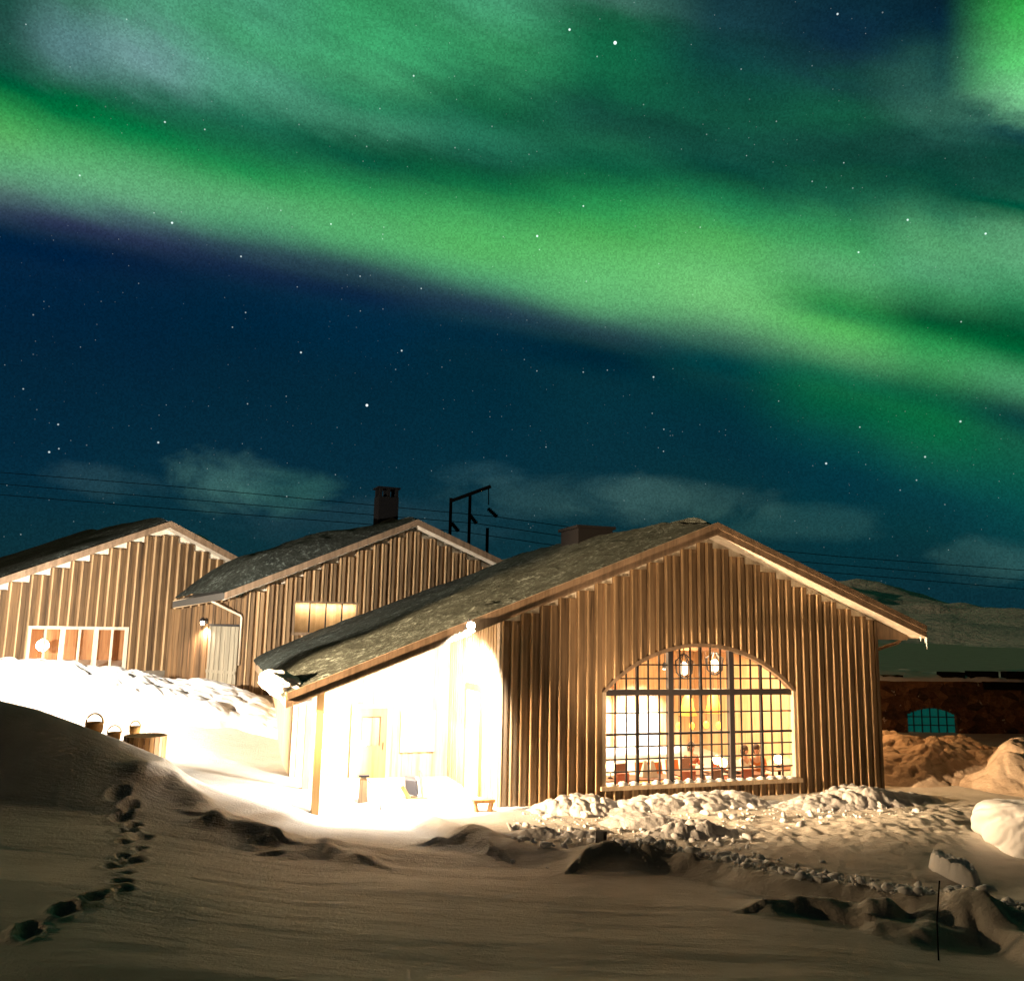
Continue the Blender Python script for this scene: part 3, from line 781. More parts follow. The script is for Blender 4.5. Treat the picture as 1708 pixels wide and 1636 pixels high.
# eaves fascia, gutters and a short downpipe at the right corner
MB().hexa([(vlx - .03, -.6, vlz - TH), (vlx, -.6, vlz - TH), (vlx, LEN, vlz - TH), (vlx - .03, LEN, vlz - TH), (vlx - .03, -.6, vlz + .02), (vlx, -.6, vlz + .02), (vlx, LEN, vlz + .02), (vlx - .03, LEN, vlz + .02)]).build('eaves_board', WOOD_TRIM, roof_m)
gt = MB(); gt.tube([(vrx + .06, -.5, vrz - .28), (vrx + .06, LEN, vrz - .28)], .065, 10); gt.build('gutter', METAL, lodge, True)
gt = MB(); gt.tube([(vrx + .03, .35, vrz - .33), (vrx - .1, .38, vrz - .46), (WR + .16, .45, vrz - .78), (WR + .14, .45, vrz - 1.0), (WR + .14, .45, -.3)], .045, 10); gt.build('downpipe', WOOD_TRIM, lodge, True)
bx = MB(); bx.prism([(WR + .1, roof_under(WR + .1) - .002), (vrx - .12, roof_under(vrx - .12) - .002), (vrx - .12, roof_under(vrx) - .09), (WR + .1, roof_under(vrx) - .09)], .0, .07); bx.build('eaves_return', WOOD_TRIM, lodge)
ic = MB()
for k, (x, l) in enumerate(((vrx + .03, .36), (vrx + .07, .2), (vrx + .0, .14))): ic.lathe([(.03, 0), (.022, -l * .4), (.012, -l * .75), (.002, -l)], x, -.55 + k * .09, vrz - TH + .02, 8)
tag(ic.build('icicle', ICE, None, True), 'cluster of ice hanging from the right eave tip of the large lodge', 'icicle').matrix_world = lodge.matrix_world
bpy.data.objects['icicle'].location = lodge.location; bpy.data.objects['icicle'].rotation_euler = lodge.rotation_euler
# vent box on the ridge
vb = MB(); vb.box(apx - .75, apx + .55, 7.0, 8.6, apz - .5, apz + .62); vent = vb.build('roof_vent', BLACK, lodge)
MB().box(apx - .83, apx + .63, 6.9, 8.7, apz + .622, apz + .72).build('cap', BLACK, vent)
# floodlight on the left verge
fla, flz = PM.hit(783, 1040, -.68)
fl = empty('floodlight', (fla, -.68, flz), 0, parent=lodge)
MB().box(-.02, .02, -.02, .06, -.03, .12).build('bracket', DARK, fl)
hd = MB(); hd.hexa([(-.13, -.10, -.14), (.13, -.10, -.14), (.13, .06, -.16), (-.13, .06, -.16), (-.10, -.12, -.02), (.10, -.12, -.02), (.10, .02, -.02), (-.10, .02, -.02)]); hd.build('housing', DARK, fl, bevel=.01)
MB().hexa([(-.11, -.095, -.185), (.11, -.095, -.185), (.11, .055, -.205), (-.11, .055, -.205), (-.11, -.095, -.146), (.11, -.095, -.146), (.11, .055, -.166), (-.11, .055, -.166)]).build('lens', LAMP_HOT, fl)
MB().lathe([(.001, -.1), (.07, -.075), (.1, -.02), (.1, .03), (.07, .08), (.001, .1)], 0, -.14, -.05, 14).build('bulb', LAMP_HOT, fl, True)
for pa_, pb_ in ((-3.2, 1.6), (-1.6, 1.9)):
    pl_ = empty('porch_fill_lamp', (pa_, pb_, roof_under(pa_) - .02), 0, parent=lodge)  # added lamps under the porch roof, there to whiten the porch
    MB().lathe([(.14, 0), (.14, -.05), (.10, -.08), (.001, -.085)], 0, 0, 0, 16).build('diffuser', LAMP_HOT, pl_, True)
    add_light('porch_fill_glow', 'SPOT', (0, 0, -.12), 650, (1, .97, .90), pl_, (0, .9, -2), .14, RAD(165), .3)
pool = add_light('floodlight_beam', 'SPOT', (0, -.05, -.30), 4800, (1, .97, .90), fl, (-1.0, 3.6, -3.6), .12, RAD(108), .3)

assumed_lamp = empty('wall_lamp', (WR + .12, 4.5, 3.6), 0, parent=lodge)  # assumed lamp, hidden behind the corner, added to light the right snow banks amber
MB().box(-.02, .06, -.08, .08, -.1, .1).build('bracket', DARK, assumed_lamp); MB().lathe([(.001, -.12), (.07, -.08), (.08, .02), (.03, .1)], .16, 0, 0, 12).build('bulb', LAMP_HOT, assumed_lamp, True)
add_light('wall_lamp_glow', 'POINT', (.36, 0, 0), 800, (1, .52, .20), assumed_lamp, size=.08)  # orange light of the assumed lamp

# ------------------------------------------------------------------ snow on roofs
def snow_sheet(name, P, nu, nv, thick, label, material=SNOW, m=None, cat='roof snow'):
    """P: 4 world corners [ridge-front, ridge-back, eave-back, eave-front]; u from ridge to eave, v from front to back"""
    u, v = np.meshgrid(np.linspace(0, 1, nu), np.linspace(0, 1, nv))
    P = [np.array(p, float) for p in P]
    pt = (P[0][None, None] * ((1 - u) * (1 - v))[..., None] + P[1][None, None] * ((1 - u) * v)[..., None] + P[2][None, None] * (u * v)[..., None] + P[3][None, None] * (u * (1 - v))[..., None])
    h = thick(u, v)
    o = grid_obj(name, pt[..., 0], pt[..., 1], pt[..., 2] + h, material)
    return tag(o, label, cat)


def edge_fall(t, w): return np.sqrt(np.clip(1 - (1 - np.clip(t / w, 0, 1)) ** 2, 0, 1))


def th_main(u, v):
    a, b = u * 11, v * LEN
    t = .26 + .16 * fbm(a * .5, b * .4, 3, 71) + .12 * sstep(u, .6, .0) 
    t = t * (.25 + .75 * sstep(v, .03, .22)) * edge_fall(v - .022, .05) * edge_fall(1 - v + .02, .05) * edge_fall(1 - u + .004, .13)
    bare = np.exp(-((v - .10) / .06) ** 2) * sstep(u, .25, .55) * sstep(u, 1.0, .9)
    t = t * (1 - .75 * bare) + .03 * fbm(a * 3, b * 3, 3, 73) * edge_fall(v - .02, .05) + .012 * fbm(a * 9, b * 9, 2, 74)
    t = t + .16 * np.exp(-(((a - 6.3) / .7) ** 2 + ((b - .75) / .35) ** 2)) * (1 + 1.2 * vnoise(a * 5, b * 5, 75))
    return np.where(v < .018, -.05, t + .004)


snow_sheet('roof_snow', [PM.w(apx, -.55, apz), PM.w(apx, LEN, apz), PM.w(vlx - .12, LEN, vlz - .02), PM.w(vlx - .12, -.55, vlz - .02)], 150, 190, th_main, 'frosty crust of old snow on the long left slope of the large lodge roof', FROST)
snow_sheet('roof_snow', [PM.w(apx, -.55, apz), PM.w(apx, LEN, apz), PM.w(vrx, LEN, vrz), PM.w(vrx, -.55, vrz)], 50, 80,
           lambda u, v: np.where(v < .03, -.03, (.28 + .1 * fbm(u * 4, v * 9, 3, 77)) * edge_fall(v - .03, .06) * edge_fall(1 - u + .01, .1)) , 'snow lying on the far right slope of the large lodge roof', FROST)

# ============ middle house
p2 = at_y(697, 866, 36.5); PH2 = Plane(p2[0], p2[1], RAD(25))
h2 = empty('gabled_house', (p2[0], p2[1], 0), PH2.yaw, 'middle timber house with a black chimney, small lit window and pale side door', 'building')
A2, L2, R2 = PH2.hit(697, 866), PH2.hit(375, 988), PH2.hit(857, 943)
A2 = (A2[0], A2[1]); c2 = PH2.hit(415, 980)[0]
PF2 = Plane(*(PH2.w(0, .55, 0)[:2]), PH2.yaw)     # wall plane is half a metre behind the verge
h2w = lambda px, py: (PH2.hit(px, py, .55))
c2 = h2w(414, 1000)[0]
def und2(a): return float(np.interp(a, [L2[0], A2[0], R2[0], R2[0] + 6], [L2[1], A2[1], R2[1], R2[1] - 2.6])) - .28
q0, q1 = h2w(490, 1003), h2w(597, 1003); q2 = h2w(492, 1057)
w2 = (q0[0], q1[0], q2[1], (q0[1] + q1[1]) / 2)
h2root = empty('facade_base', (0, .55, 0), 0, parent=h2) if False else h2
def shift_build(fn, dy):      # wall parts of this house live 0.55 m behind the verge plane
    o = fn; o.location.y += dy; return o
def hole2(u0, u1): return None if u1 <= w2[0] or u0 >= w2[1] else (w2[2], w2[3])
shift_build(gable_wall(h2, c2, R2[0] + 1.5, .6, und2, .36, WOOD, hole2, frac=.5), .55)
f2 = MB(); 
for x0, x1 in ((c2, A2[0]), (A2[0], R2[0])):
    f2.hexa([(x0, .72, und2(x0) - .6), (x1, .72, und2(x1) - .6), (x1, .76, und2(x1) - .6), (x0, .76, und2(x0) - .6), (x0, .72, und2(x0)), (x1, .72, und2(x1)), (x1, .76, und2(x1)), (x0, .76, und2(x0))])
f2.build('frieze_board', SOFFIT, h2)
MB().box(c2 - .06, c2 + .05, .48, .72, .6, und2(c2) - .03).build('corner_board', WOOD_GREY, h2)
def simple_window(root, x0, x1, z0, z1, y, nbar, fw, mframe, mbar, mpane, back=None, thickbars=()):
    wn = empty('window', (0, y, 0), 0, parent=root)
    m = MB(); m.box(x0, x1, -.07, .05, z0, z0 + fw); m.box(x0, x1, -.07, .05, z1 - fw, z1); m.box(x0, x0 + fw, -.07, .05, z0 + fw, z1 - fw); m.box(x1 - fw, x1, -.07, .05, z0 + fw, z1 - fw); m.build('frame', mframe, wn)
    for k in range(1, nbar):
        x = x0 + (x1 - x0) * k / nbar; w = fw * (1.4 if k in thickbars else .55)
        MB().box(x - w / 2, x + w / 2, -.06, .045, z0 + fw, z1 - fw).build('mullion', mbar, wn)
    MB().box(x0 + fw, x1 - fw, .0, .008, z0 + fw, z1 - fw).build('pane', mpane, wn)
    MB().box(x0 - .05, x1 + .05, -.14, -.0705, z0 - .05, z0 + .02).build('sill', mframe, wn)
    if back: MB().box(x0, x1, .30, .34, z0, z1).build('blind', back, wn)
    return wn


BLIND = mat('plywood_blind', rough=.5, fn=wood_fn((.50, .33, .17), (.76, .58, .36), (2, 2, 1.2)))
win2 = simple_window(h2, *w2, .55, 4, .07, WOOD_TRIM, DARK, GLASS, BLIND)
add_light('blind_fill', 'AREA', ((w2[0] + w2[1]) / 2, .62, w2[3] - .1), 60, (1, .74, .46), h2, ((w2[0] + w2[1]) / 2, .84, w2[2] + .1), .5)  # assumed light strip without a fixture, brightens the blind
bl_ = bpy.data.lights['blind_fill']; bl_.shape = 'RECTANGLE'; bl_.size = w2[1] - w2[0]; bl_.size_y = .1; bl_.energy = 45
# side wall running back to the left of the corner
cw = PH2.w(c2, .55, 0); we = at_y(283, 1020, 37.3)
yw = math.atan2(cw[1] - we[1], cw[0] - we[0]); PS = Plane(we[0], we[1], yw); wl = float(np.hypot(cw[0] - we[0], cw[1] - we[1]))
wing = empty('side_wing', tuple(np.linalg.inv(np.array(h2.matrix_basis.to_3x3())) @ (we - np.array([p2[0], p2[1], 0])) + np.array([0, 0, 0])), yw - PH2.yaw, parent=h2)
wing.location.z = 0
eL, eR = PS.hit(288, 1004, -.45), PS.hit(372, 989, -.45)
def wtop(a): return float(np.interp(a, [eL[0], eR[0], wl], [eL[1] - .28, eR[1] - .28, eR[1] + .1]))
m = MB(); nb = 26
for i in range(nb):
    x0, x1 = wl * i / nb, wl * (i + 1) / nb
    m.box(x0, x1, -.035 if i % 2 else 0, .12, .6, wtop((x0 + x1) / 2))
m.build('wall', WOOD_GREY, wing)
eb = MB(); eb.hexa([(eL[0], -.45, eL[1] - .2), (eR[0], -.45, eR[1] - .2), (eR[0], -.40, eR[1] - .2), (eL[0], -.40, eL[1] - .2), (eL[0], -.45, eL[1] + .05), (eR[0], -.45, eR[1] + .05), (eR[0], -.40, eR[1] + .05), (eL[0], -.40, eL[1] + .05)])
eb.hexa([(eL[0], -.4, eL[1] - .26), (eR[0], -.4, eR[1] - .26), (eR[0], -.0, eR[1] - .20), (eL[0], -.0, eL[1] - .2), (eL[0], -.4, eL[1] - .2), (eR[0], -.4, eR[1] - .2), (eR[0], 0, eR[1] - .14), (eL[0], 0, eL[1] - .14)])
eb.build('eaves_board', WOOD_PALE, wing)
d0, d1, d2, d3 = PS.hit(354, 1047), PS.hit(402, 1042), PS.hit(350, 1140), PS.hit(393, 1138)
dx0, dx1 = d0[0], d1[0]; dzt = (d0[1] + d1[1]) / 2; dzb = (d2[1] + d3[1]) / 2
dr = MB()
for i in range(6):
    x0, x1 = dx0 + (dx1 - dx0) * i / 6, dx0 + (dx1 - dx0) * (i + 1) / 6
    dr.box(x0, x1, -.10, -.06, dzb, dzt); dr.box(x0, x0 + (x1 - x0) * .42, -.125, -.1, dzb + .02, dzt - .02)
door2 = dr.build('slatted_door', GREYP, wing)
m = MB(); m.box(dx0 - .02, dx1 + .02, -.155, -.126, dzb + .38, dzb + .50); m.build('cross_rail', GREYP, door2)
MB().box(dx0 - .08, dx1 + .08, -.11, -.036, dzt + .001, dzt + .09).build('lintel', DARK, wing)
k0, k1, k2 = PS.hit(353, 1003, -.4), PS.hit(403, 1027, -.12), PS.hit(405, 1110, -.12)
MB().tube([(k0[0], -.42, k0[1] + .08), (k0[0], -.4, k0[1]), (k1[0], -.13, k1[1]), (k1[0] + .01, -.11, k1[1] - .1), (k1[0] + .02, -.11, k2[1])], .05, 10).build('downpipe', METAL, wing, True)
lx, lz = PS.hit(343, 1036, -.1)
lm2 = empty('wall_lamp', (lx, -.04, lz), 0, parent=wing)
MB().box(-.06, .06, -.03, 0, -.1, .12).build('bracket', DARK, lm2)
MB().lathe([(.16, 0), (.15, .04), (.05, .14), (.01, .16)], 0, -.2, .0, 16).build('shade', DARK, lm2, True)
MB().lathe([(.001, -.16), (.06, -.14), (.085, -.08), (.07, -.01), (.02, 0)], 0, -.2, .0, 14).build('bulb', LAMP_HOT, lm2, True)
add_light('wall_lamp_glow', 'SPOT', (0, -.2, -.22), 700, (1, .72, .5), lm2, (0, -.0, -3), .06, RAD(150), .6)
# roof of the middle house: left slope ends at the wing's eave
RB = (A2[0], 9.0, A2[1]); EB = tuple(np.linalg.inv(np.array(h2.matrix_basis.to_3x3())) @ (PS.w(eL[0], -.45, eL[1] + .02) - np.array([p2[0], p2[1], 0])))
t = .26; rb = MB()
Lp, Ap, Rp = (L2[0], 0, L2[1]), (A2[0], 0, A2[1]), (R2[0], 0, R2[1]); Rb = (R2[0], 9.0, R2[1])
dn = lambda p, t: (p[0], p[1], p[2] - t)
off = lambda p, y: (p[0], p[1] + y, p[2])
rb.hexa([dn(off(Lp, .04), t), dn(off(Ap, .04), t), dn(RB, t), dn(EB, t), off(Lp, .04), off(Ap, .04), RB, EB])
rb.hexa([dn(off(Ap, .04), t), dn(off(Rp, .04), t), dn(Rb, t), dn(RB, t), off(Ap, .04), off(Rp, .04), Rb, RB])
roof2 = rb.build('roof', ROOF, h2)
for P_, Q_ in ((Lp, Ap), (Ap, Rp)):
    m = MB(); m.hexa([dn(off(P_, -.02), t), dn(off(Q_, -.02), t), dn(off(Q_, .038), t), dn(off(P_, .038), t), off(P_, -.02), off(Q_, -.02), off(Q_, .038), off(P_, .038)]); m.build('bargeboard', WOOD_TRIM, roof2)
    m = MB(); m.hexa([dn(off(P_, .041), t + .03), dn(off(Q_, .041), t + .03), dn(off(Q_, .6), t + .03), dn(off(P_, .6), t + .03), dn(off(P_, .041), t + .001), dn(off(Q_, .041), t + .001), dn(off(Q_, .6), t + .001), dn(off(P_, .6), t + .001)]); m.build('soffit', SOFFIT, roof2)
# chimney
cb = 4.0; ca0 = PH2.hit(631, 860, cb)[0]; ca1 = PH2.hit(664, 860, cb)[0]; czt = PH2.hit(648, 815, cb)[1]
ch = MB(); ch.box(ca0, ca1, cb, cb + .8, A2[1] - 1.6, czt - .38); chim = ch.build('chimney', BLACK, roof2)
m = MB()
for ux in (ca0 + .02, (ca0 + ca1) / 2 - .07, ca1 - .16): m.box(ux, ux + .14, cb + .02, cb + .16, czt - .379, czt); m.box(ux, ux + .14, cb + .62, cb + .76, czt - .379, czt)
m.box(ca0 - .06, ca1 + .06, cb - .06, cb + .86, czt + .001, czt + .08)
m.build('chimney_cap', BLACK, h2)
w2w = lambda p: PH2.w(p[0], p[1], p[2])
def th2(u, v):
    t = (.36 + .55 * sstep(u, .1, .45) * sstep(u, 1.0, .75) + .25 * fbm(u * 5, v * 4, 3, 81)) * edge_fall(v - .04, .35) * edge_fall(1 - u + .01, .14)
    return np.where(v < .03, -.03, np.maximum(t, 0) + .03 * fbm(u * 30, v * 20, 2, 82) * (v > .08) + .004)
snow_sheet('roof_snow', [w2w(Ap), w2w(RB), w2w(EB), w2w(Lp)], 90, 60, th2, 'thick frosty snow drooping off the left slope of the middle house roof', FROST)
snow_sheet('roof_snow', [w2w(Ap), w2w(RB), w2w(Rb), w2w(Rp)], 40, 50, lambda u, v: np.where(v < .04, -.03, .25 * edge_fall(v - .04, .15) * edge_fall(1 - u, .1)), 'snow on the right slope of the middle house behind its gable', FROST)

# ============ left house
p1 = at_y(285, 870, 40); PH1 = Plane(p1[0], p1[1], RAD(45))
h1 = empty('gabled_house', (p1[0], p1[1], 0), PH1.yaw, 'leftmost timber house with a wide three-part window lit by a hanging lamp', 'building')
A1 = PH1.hit(285, 870); s1 = (A1[1] - PH1.hit(0, 965)[1]) / (A1[0] - PH1.hit(0, 965)[0]); L1 = (A1[0] - 10.8, A1[1] - 10.8 * s1); R1 = PH1.hit(397, 930)
def und1(a): return float(np.interp(a, [L1[0], A1[0], R1[0], R1[0] + 5], [L1[1], A1[1], R1[1], R1[1] - 2.2])) - .28
hw1 = lambda px, py: PH1.hit(px, py, .55)
e0, e1, e2 = hw1(47, 1042), hw1(214, 1047), hw1(212, 1136)
w1 = (e0[0], e1[0], e2[1], (e0[1] + e1[1]) / 2)
def hole1(u0, u1): return None if u1 <= w1[0] or u0 >= w1[1] else (w1[2], w1[3])
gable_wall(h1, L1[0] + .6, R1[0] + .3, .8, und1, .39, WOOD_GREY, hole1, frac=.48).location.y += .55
f1 = MB()
for x0, x1 in ((L1[0] + .6, A1[0]), (A1[0], R1[0] + .3)):
    f1.hexa([(x0, .72, und1(x0) - .7), (x1, .72, und1(x1) - .7), (x1, .76, und1(x1) - .7), (x0, .76, und1(x0) - .7), (x0, .72, und1(x0)), (x1, .72, und1(x1)), (x1, .76, und1(x1)), (x0, .76, und1(x0))])
f1.build('frieze_board', SOFFIT, h1)
win1 = simple_window(h1, *w1, .53, 6, .13, PAINT_W, PAINT_W, GLASS, None, (2, 4))
rm = MB(); rm.box(w1[0] - .6, w1[1] + 1.2, 3.4, 3.5, w1[2] - 1.4, w1[3] + .5); rm.box(w1[0] - .7, w1[0] - .6, .75, 3.5, w1[2] - 1.4, w1[3] + .5); rm.box(w1[1] + 1.2, w1[1] + 1.3, .75, 3.5, w1[2] - 1.4, w1[3] + .5)
rm.box(w1[0] - .7, w1[1] + 1.3, .75, 3.5, w1[2] - 1.5, w1[2] - 1.4); rm.box(w1[0] - .7, w1[1] + 1.3, .75, 3.5, w1[3] + .5, w1[3] + .6); rm.build('room', WOOD_RED, h1)
rf1 = gable_roof(h1, L1, A1, R1, 0, 11, .28, (ROOF, WOOD_TRIM, SOFFIT))
g1 = PH1.hit(71, 1076, 1.0)
pl = empty('pendant_lamp', tuple(PH1.w(g1[0], 1.0, g1[1])), 0, 'glowing globe lamp hanging behind the leftmost house window', 'lamp')
MB().lathe([(.001, -.26), (.13, -.22), (.24, -.1), (.26, 0), (.22, .12), (.12, .22), (.03, .27)], 0, 0, 0, 18).build('globe', emit_mat('pendant_globe', (1, .80, .55), 30), pl, True)
MB().tube([(0, 0, .27), (0, 0, w1[3] + .48 - g1[1])], .012, 6).build('cord', DARK, pl)
add_light('pendant_glow', 'POINT', (0, 0, -.5), 260, (1, .66, .38), pl, size=.2)
w1w = lambda a, b, z: PH1.w(a, b, z)
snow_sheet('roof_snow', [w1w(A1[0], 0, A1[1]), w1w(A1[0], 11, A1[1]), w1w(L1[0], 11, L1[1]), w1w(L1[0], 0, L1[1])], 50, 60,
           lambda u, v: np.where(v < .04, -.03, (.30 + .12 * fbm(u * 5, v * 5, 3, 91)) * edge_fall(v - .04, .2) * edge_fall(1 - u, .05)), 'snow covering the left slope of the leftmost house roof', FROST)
snow_sheet('roof_snow', [w1w(A1[0], 0, A1[1]), w1w(A1[0], 11, A1[1]), w1w(R1[0], 11, R1[1]), w1w(R1[0], 0, R1[1])], 40, 60,
           lambda u, v: np.where(v < .02, -.03, (.12 + .22 * np.exp(-((u - .55) / .16) ** 2) + .05 * fbm(u * 9, v * 9, 2, 92)) * edge_fall(v - .02, .06) * edge_fall(1 - u, .1)), 'small snow heap on the right slope of the leftmost house roof')

# ============ stone building at right
ps = at_z(1470, 1240, 0); ps = at_y(1555, 1200, 38.0)
PR = Plane(ps[0], ps[1], RAD(4))
sb = empty('stone_building', (ps[0], ps[1], 0), PR.yaw, 'dark rough stone building with a small arched window behind the lodge', 'building')


def stone_fn(T, b):
    v = objc(T, (1, 1, 1.5))
    vo = T.n('ShaderNodeTexVoronoi'); T.put(vo.inputs['Vector'], v); vo.inputs['Scale'].default_value = 2.0
    n = T.noise(v, 1.4, 6, .65)
    spc = T.n('ShaderNodeSeparateColor'); T.t.links.new(vo.outputs['Color'], spc.inputs[0])
    k = T.m('ADD', T.m('MULTIPLY', spc.outputs[0], .4), T.m('MULTIPLY', n, .7))
    c = T.ramp(k, [(.3, (.02, .012, .008)), (.55, (.11, .05, .026)), (.7, (.20, .10, .05))])
    patch = T.maprange(T.noise(objc(T), 2.6, 4, .6), .63, .70)
    T.put(b.inputs['Base Color'], T.mix(patch, c, (.5, .42, .34, 1)))
    bump(T, b, T.m('ADD', T.m('MULTIPLY', vo.outputs['Distance'], .7), T.noise(v, 6, 4)), 1., .2)


STONE = mat('rubble_stone', rough=.95, fn=stone_fn)
sx0, sx1 = PR.hit(1470, 1200)[0] - 3.0, PR.hit(1708, 1200)[0] + 3
stz = PR.hit(1600, 1137)[1]
r0, r1 = PR.hit(1514, 1200)[0], PR.hit(1597, 1200)[0]; rsp = PR.hit(1555, 1192)[1]; rtp = PR.hit(1555, 1181)[1]; rbz = PR.hit(1555, 1240)[1]
def rarch(a): return rtp - (rtp - rsp) * ((a - (r0 + r1) / 2) / ((r1 - r0) / 2)) ** 2
m = MB(); xs = np.linspace(sx0, sx1, 90); Xg = []
for x0, x1 in zip(xs[:-1], xs[1:]):
    ztop = stz + .10 * float(vnoise(np.array([x0 * 1.3]), np.array([.5]), 5)[0]); c = (x0 + x1) / 2
    j = .05 * float(vnoise(np.array([x0 * 2.]), np.array([3.5]), 8)[0])
    if r0 < c < r1:
        m.box(x0, x1, j, .4, rarch(c), ztop); m.box(x0, x1, j, .4, -.5, rbz)
    else: m.box(x0, x1, j, .4, -.5, ztop)
m.build('wall', STONE, sb)
PANE_T = mat('teal_pane', (.01, .10, .085), .35)
aw2 = empty('arched_window', (0, 0, 0), 0, parent=sb)
pts = [(r0, rbz), (r1, rbz)] + [(r1 + (r0 - r1) * i / 14, rarch(r1 + (r0 - r1) * i / 14)) for i in range(15)]
MB().add([(x, .22, z) for x, z in pts], [tuple(range(len(pts)))]).build('pane', mat('painted_sky_pane', (.012, .14, .12), .25, emit=(.0, .085, .07), es=.5), aw2)  # sky reflection put into the pane as teal colour and faint glow
m = MB()
for k in range(1, 6): x = r0 + (r1 - r0) * k / 6; m.box(x - .02, x + .02, .17, .21, rbz, rarch(x))
for z in (rbz + .35, rbz + .75, rbz + 1.1): m.box(r0, r1, .175, .205, z - .02, z + .02)
m.build('glazing_bar', DARK, aw2)
m = MB(); m.box(sx0, sx1, .41, 6, stz - .25, stz - .05); m.build('roof', ROOF, sb)
sn = snow_sheet('roof_snow', [PR.w(sx0, .05, stz - .03), PR.w(sx0, 4, stz + .1), PR.w(sx1, 4, stz + .1), PR.w(sx1, .05, stz - .03)], 120, 24,
                lambda u, v: (.20 + .26 * fbm(u * 14, v * 2, 3, 101)) * edge_fall(v, .2), 'snow layer along the flat roof of the dark stone building')
for (x0, x1, y0, y1) in ((1473, 1506, 1126, 1135), (1571, 1609, 1121, 1131), (1619, 1665, 1120, 1133), (1679, 1740, 1121, 1132), (1633, 1700, 1137, 1149)):
    a0, b0_ = PR.hit(x0, y1, .3); a1, b1_ = PR.hit(x1, y0, .3)
    MB().box(a0, a1, .28 if y0 < 1136 else -.1, .7, b0_, b1_).build('roof_beam', BLACK, sb)

# ------------------------------------------------------------------ snow heaps, clods
def heap(name, cx, cy, rx, ry, h, seed, label, rot=0., chunk=1., mat_=SNOW_ROUGH, n=110, cat='snow heap', sharp=1.0, k=3.2, top=.75):
    u, v = np.meshgrid(np.linspace(-1, 1, n), np.linspace(-1, 1, n))
    x, y = u * rx, v * ry
    r = np.sqrt(u * u + v * v) + .22 * vnoise(x * 1.1 + seed, y * 1.1, seed)
    prof = np.clip(1 - r, 0, 1) ** sharp * (1.0 + .0 * r)
    prof = sstep(prof, 0, top)
    z = h * prof * (1 + .5 * fbm(x * .9, y * .9, 2, seed + 1)) + chunk * prof ** .5 * (np.sqrt(np.clip(.55 - worley(x * k, y * k, seed + 2) ** 2, 0, 1)) * .17 + np.sqrt(np.clip(.5 - worley(x * k * 2.3, y * k * 2.3, seed + 4) ** 2, 0, 1)) * .07 + fbm(x * 5, y * 5, 2, seed + 3) * .04 - .1)
    cr_, sr_ = math.cos(rot), math.sin(rot)
    X, Y = cx + x * cr_ - y * sr_, cy + x * sr_ + y * cr_
    Z = ground_z(X, Y) + np.where(prof > 0, z, 0) - .06
    return tag(grid_obj(name, X, Y, Z, mat_, smooth=True), label, cat)


def hp(px, py, z=0): return at_z(px, py, z)[:2]


x, y = hp(970, 1344); heap('snow_heap', x, y - .25, 1.7, 1.0, .32, 201, 'lumpy snow heap at the foot of the gable left of the arched window', yaw_m)
x, y = hp(1140, 1338); heap('snow_heap', x, y - .35, 3.6, 1.0, .28, 207, 'low broken snow heap under the arched window', yaw_m, n=150)
x, y = hp(1420, 1334); heap('snow_heap', x, y - .35, 2.9, 1.1, .38, 213, 'broken snow heap along the right end of the gable wall', yaw_m, n=150, k=4)
x, y = hp(1075, 1372); heap('snow_heap', x, y, 1.3, .6, .30, 217, 'small smooth snow mound in front of the arched window heap', .1, chunk=.2)
x, y = hp(930, 1392); heap('snow_heap', x, y, 1.5, .35, .2, 219, 'thin strip of trodden snow on the bright yard', .1, chunk=.6)
x, y = hp(1150, 1392); heap('snow_heap', x, y, 1.3, .5, .22, 221, 'crumbly snow pile in the middle of the cleared yard', .15, chunk=.9)
x, y = hp(1545, 1300); heap('snow_heap', x, y + 2.0, 5.2, 3.2, .98, 229, 'tall amber lit ploughed snow bank right of the lodge', .1, mat_=AMBER_SNOW, n=220, chunk=1.0, k=2.6, sharp=.8)
x, y = hp(1760, 1320); heap('snow_heap', x + .8, y + 1.0, 3.6, 2.8, 1.05, 233, 'amber lit ploughed snow bank at the right edge of the yard', .3, mat_=AMBER_SNOW, n=150, chunk=.8, k=2.6)
bp_ = at_y(215, 1145, 31.0); heap('snow_bank', bp_[0], bp_[1], 9.0, 2.0, .42, 251, 'tall ragged white snow bank below the two left houses', -.1, chunk=1.1, mat_=SNOW, n=200, cat='snow bank', k=1.5, sharp=.7, top=.4)
pe = PM.w(vlx + .05, .75, vlz + .06)
u, v = np.meshgrid(np.linspace(0, 2 * np.pi, 80), np.linspace(.01, np.pi - .01, 40))
q1, q2, q3 = np.sin(v) * np.cos(u), np.sin(v) * np.sin(u), np.cos(v)
rr = 1 + .35 * fbm(q1 * 1.6 + 3, q2 * 1.6 + q3 * 1.6, 3, 401) + .08 * fbm(q1 * 7, q2 * 7 + q3 * 7, 2, 404)
q1, q2, q3 = q1 * rr * .58, q2 * rr * 1.0, q3 * rr * .32
ca_, sa_ = math.cos(yaw_m), math.sin(yaw_m)
tag(grid_obj('eave_snow', pe[0] + q1 * ca_ - q2 * sa_, pe[1] + q1 * sa_ + q2 * ca_, pe[2] + q3 - .3 * q1, SNOW), 'bright pillow of snow on the low left tip of the large lodge roof', 'roof snow')
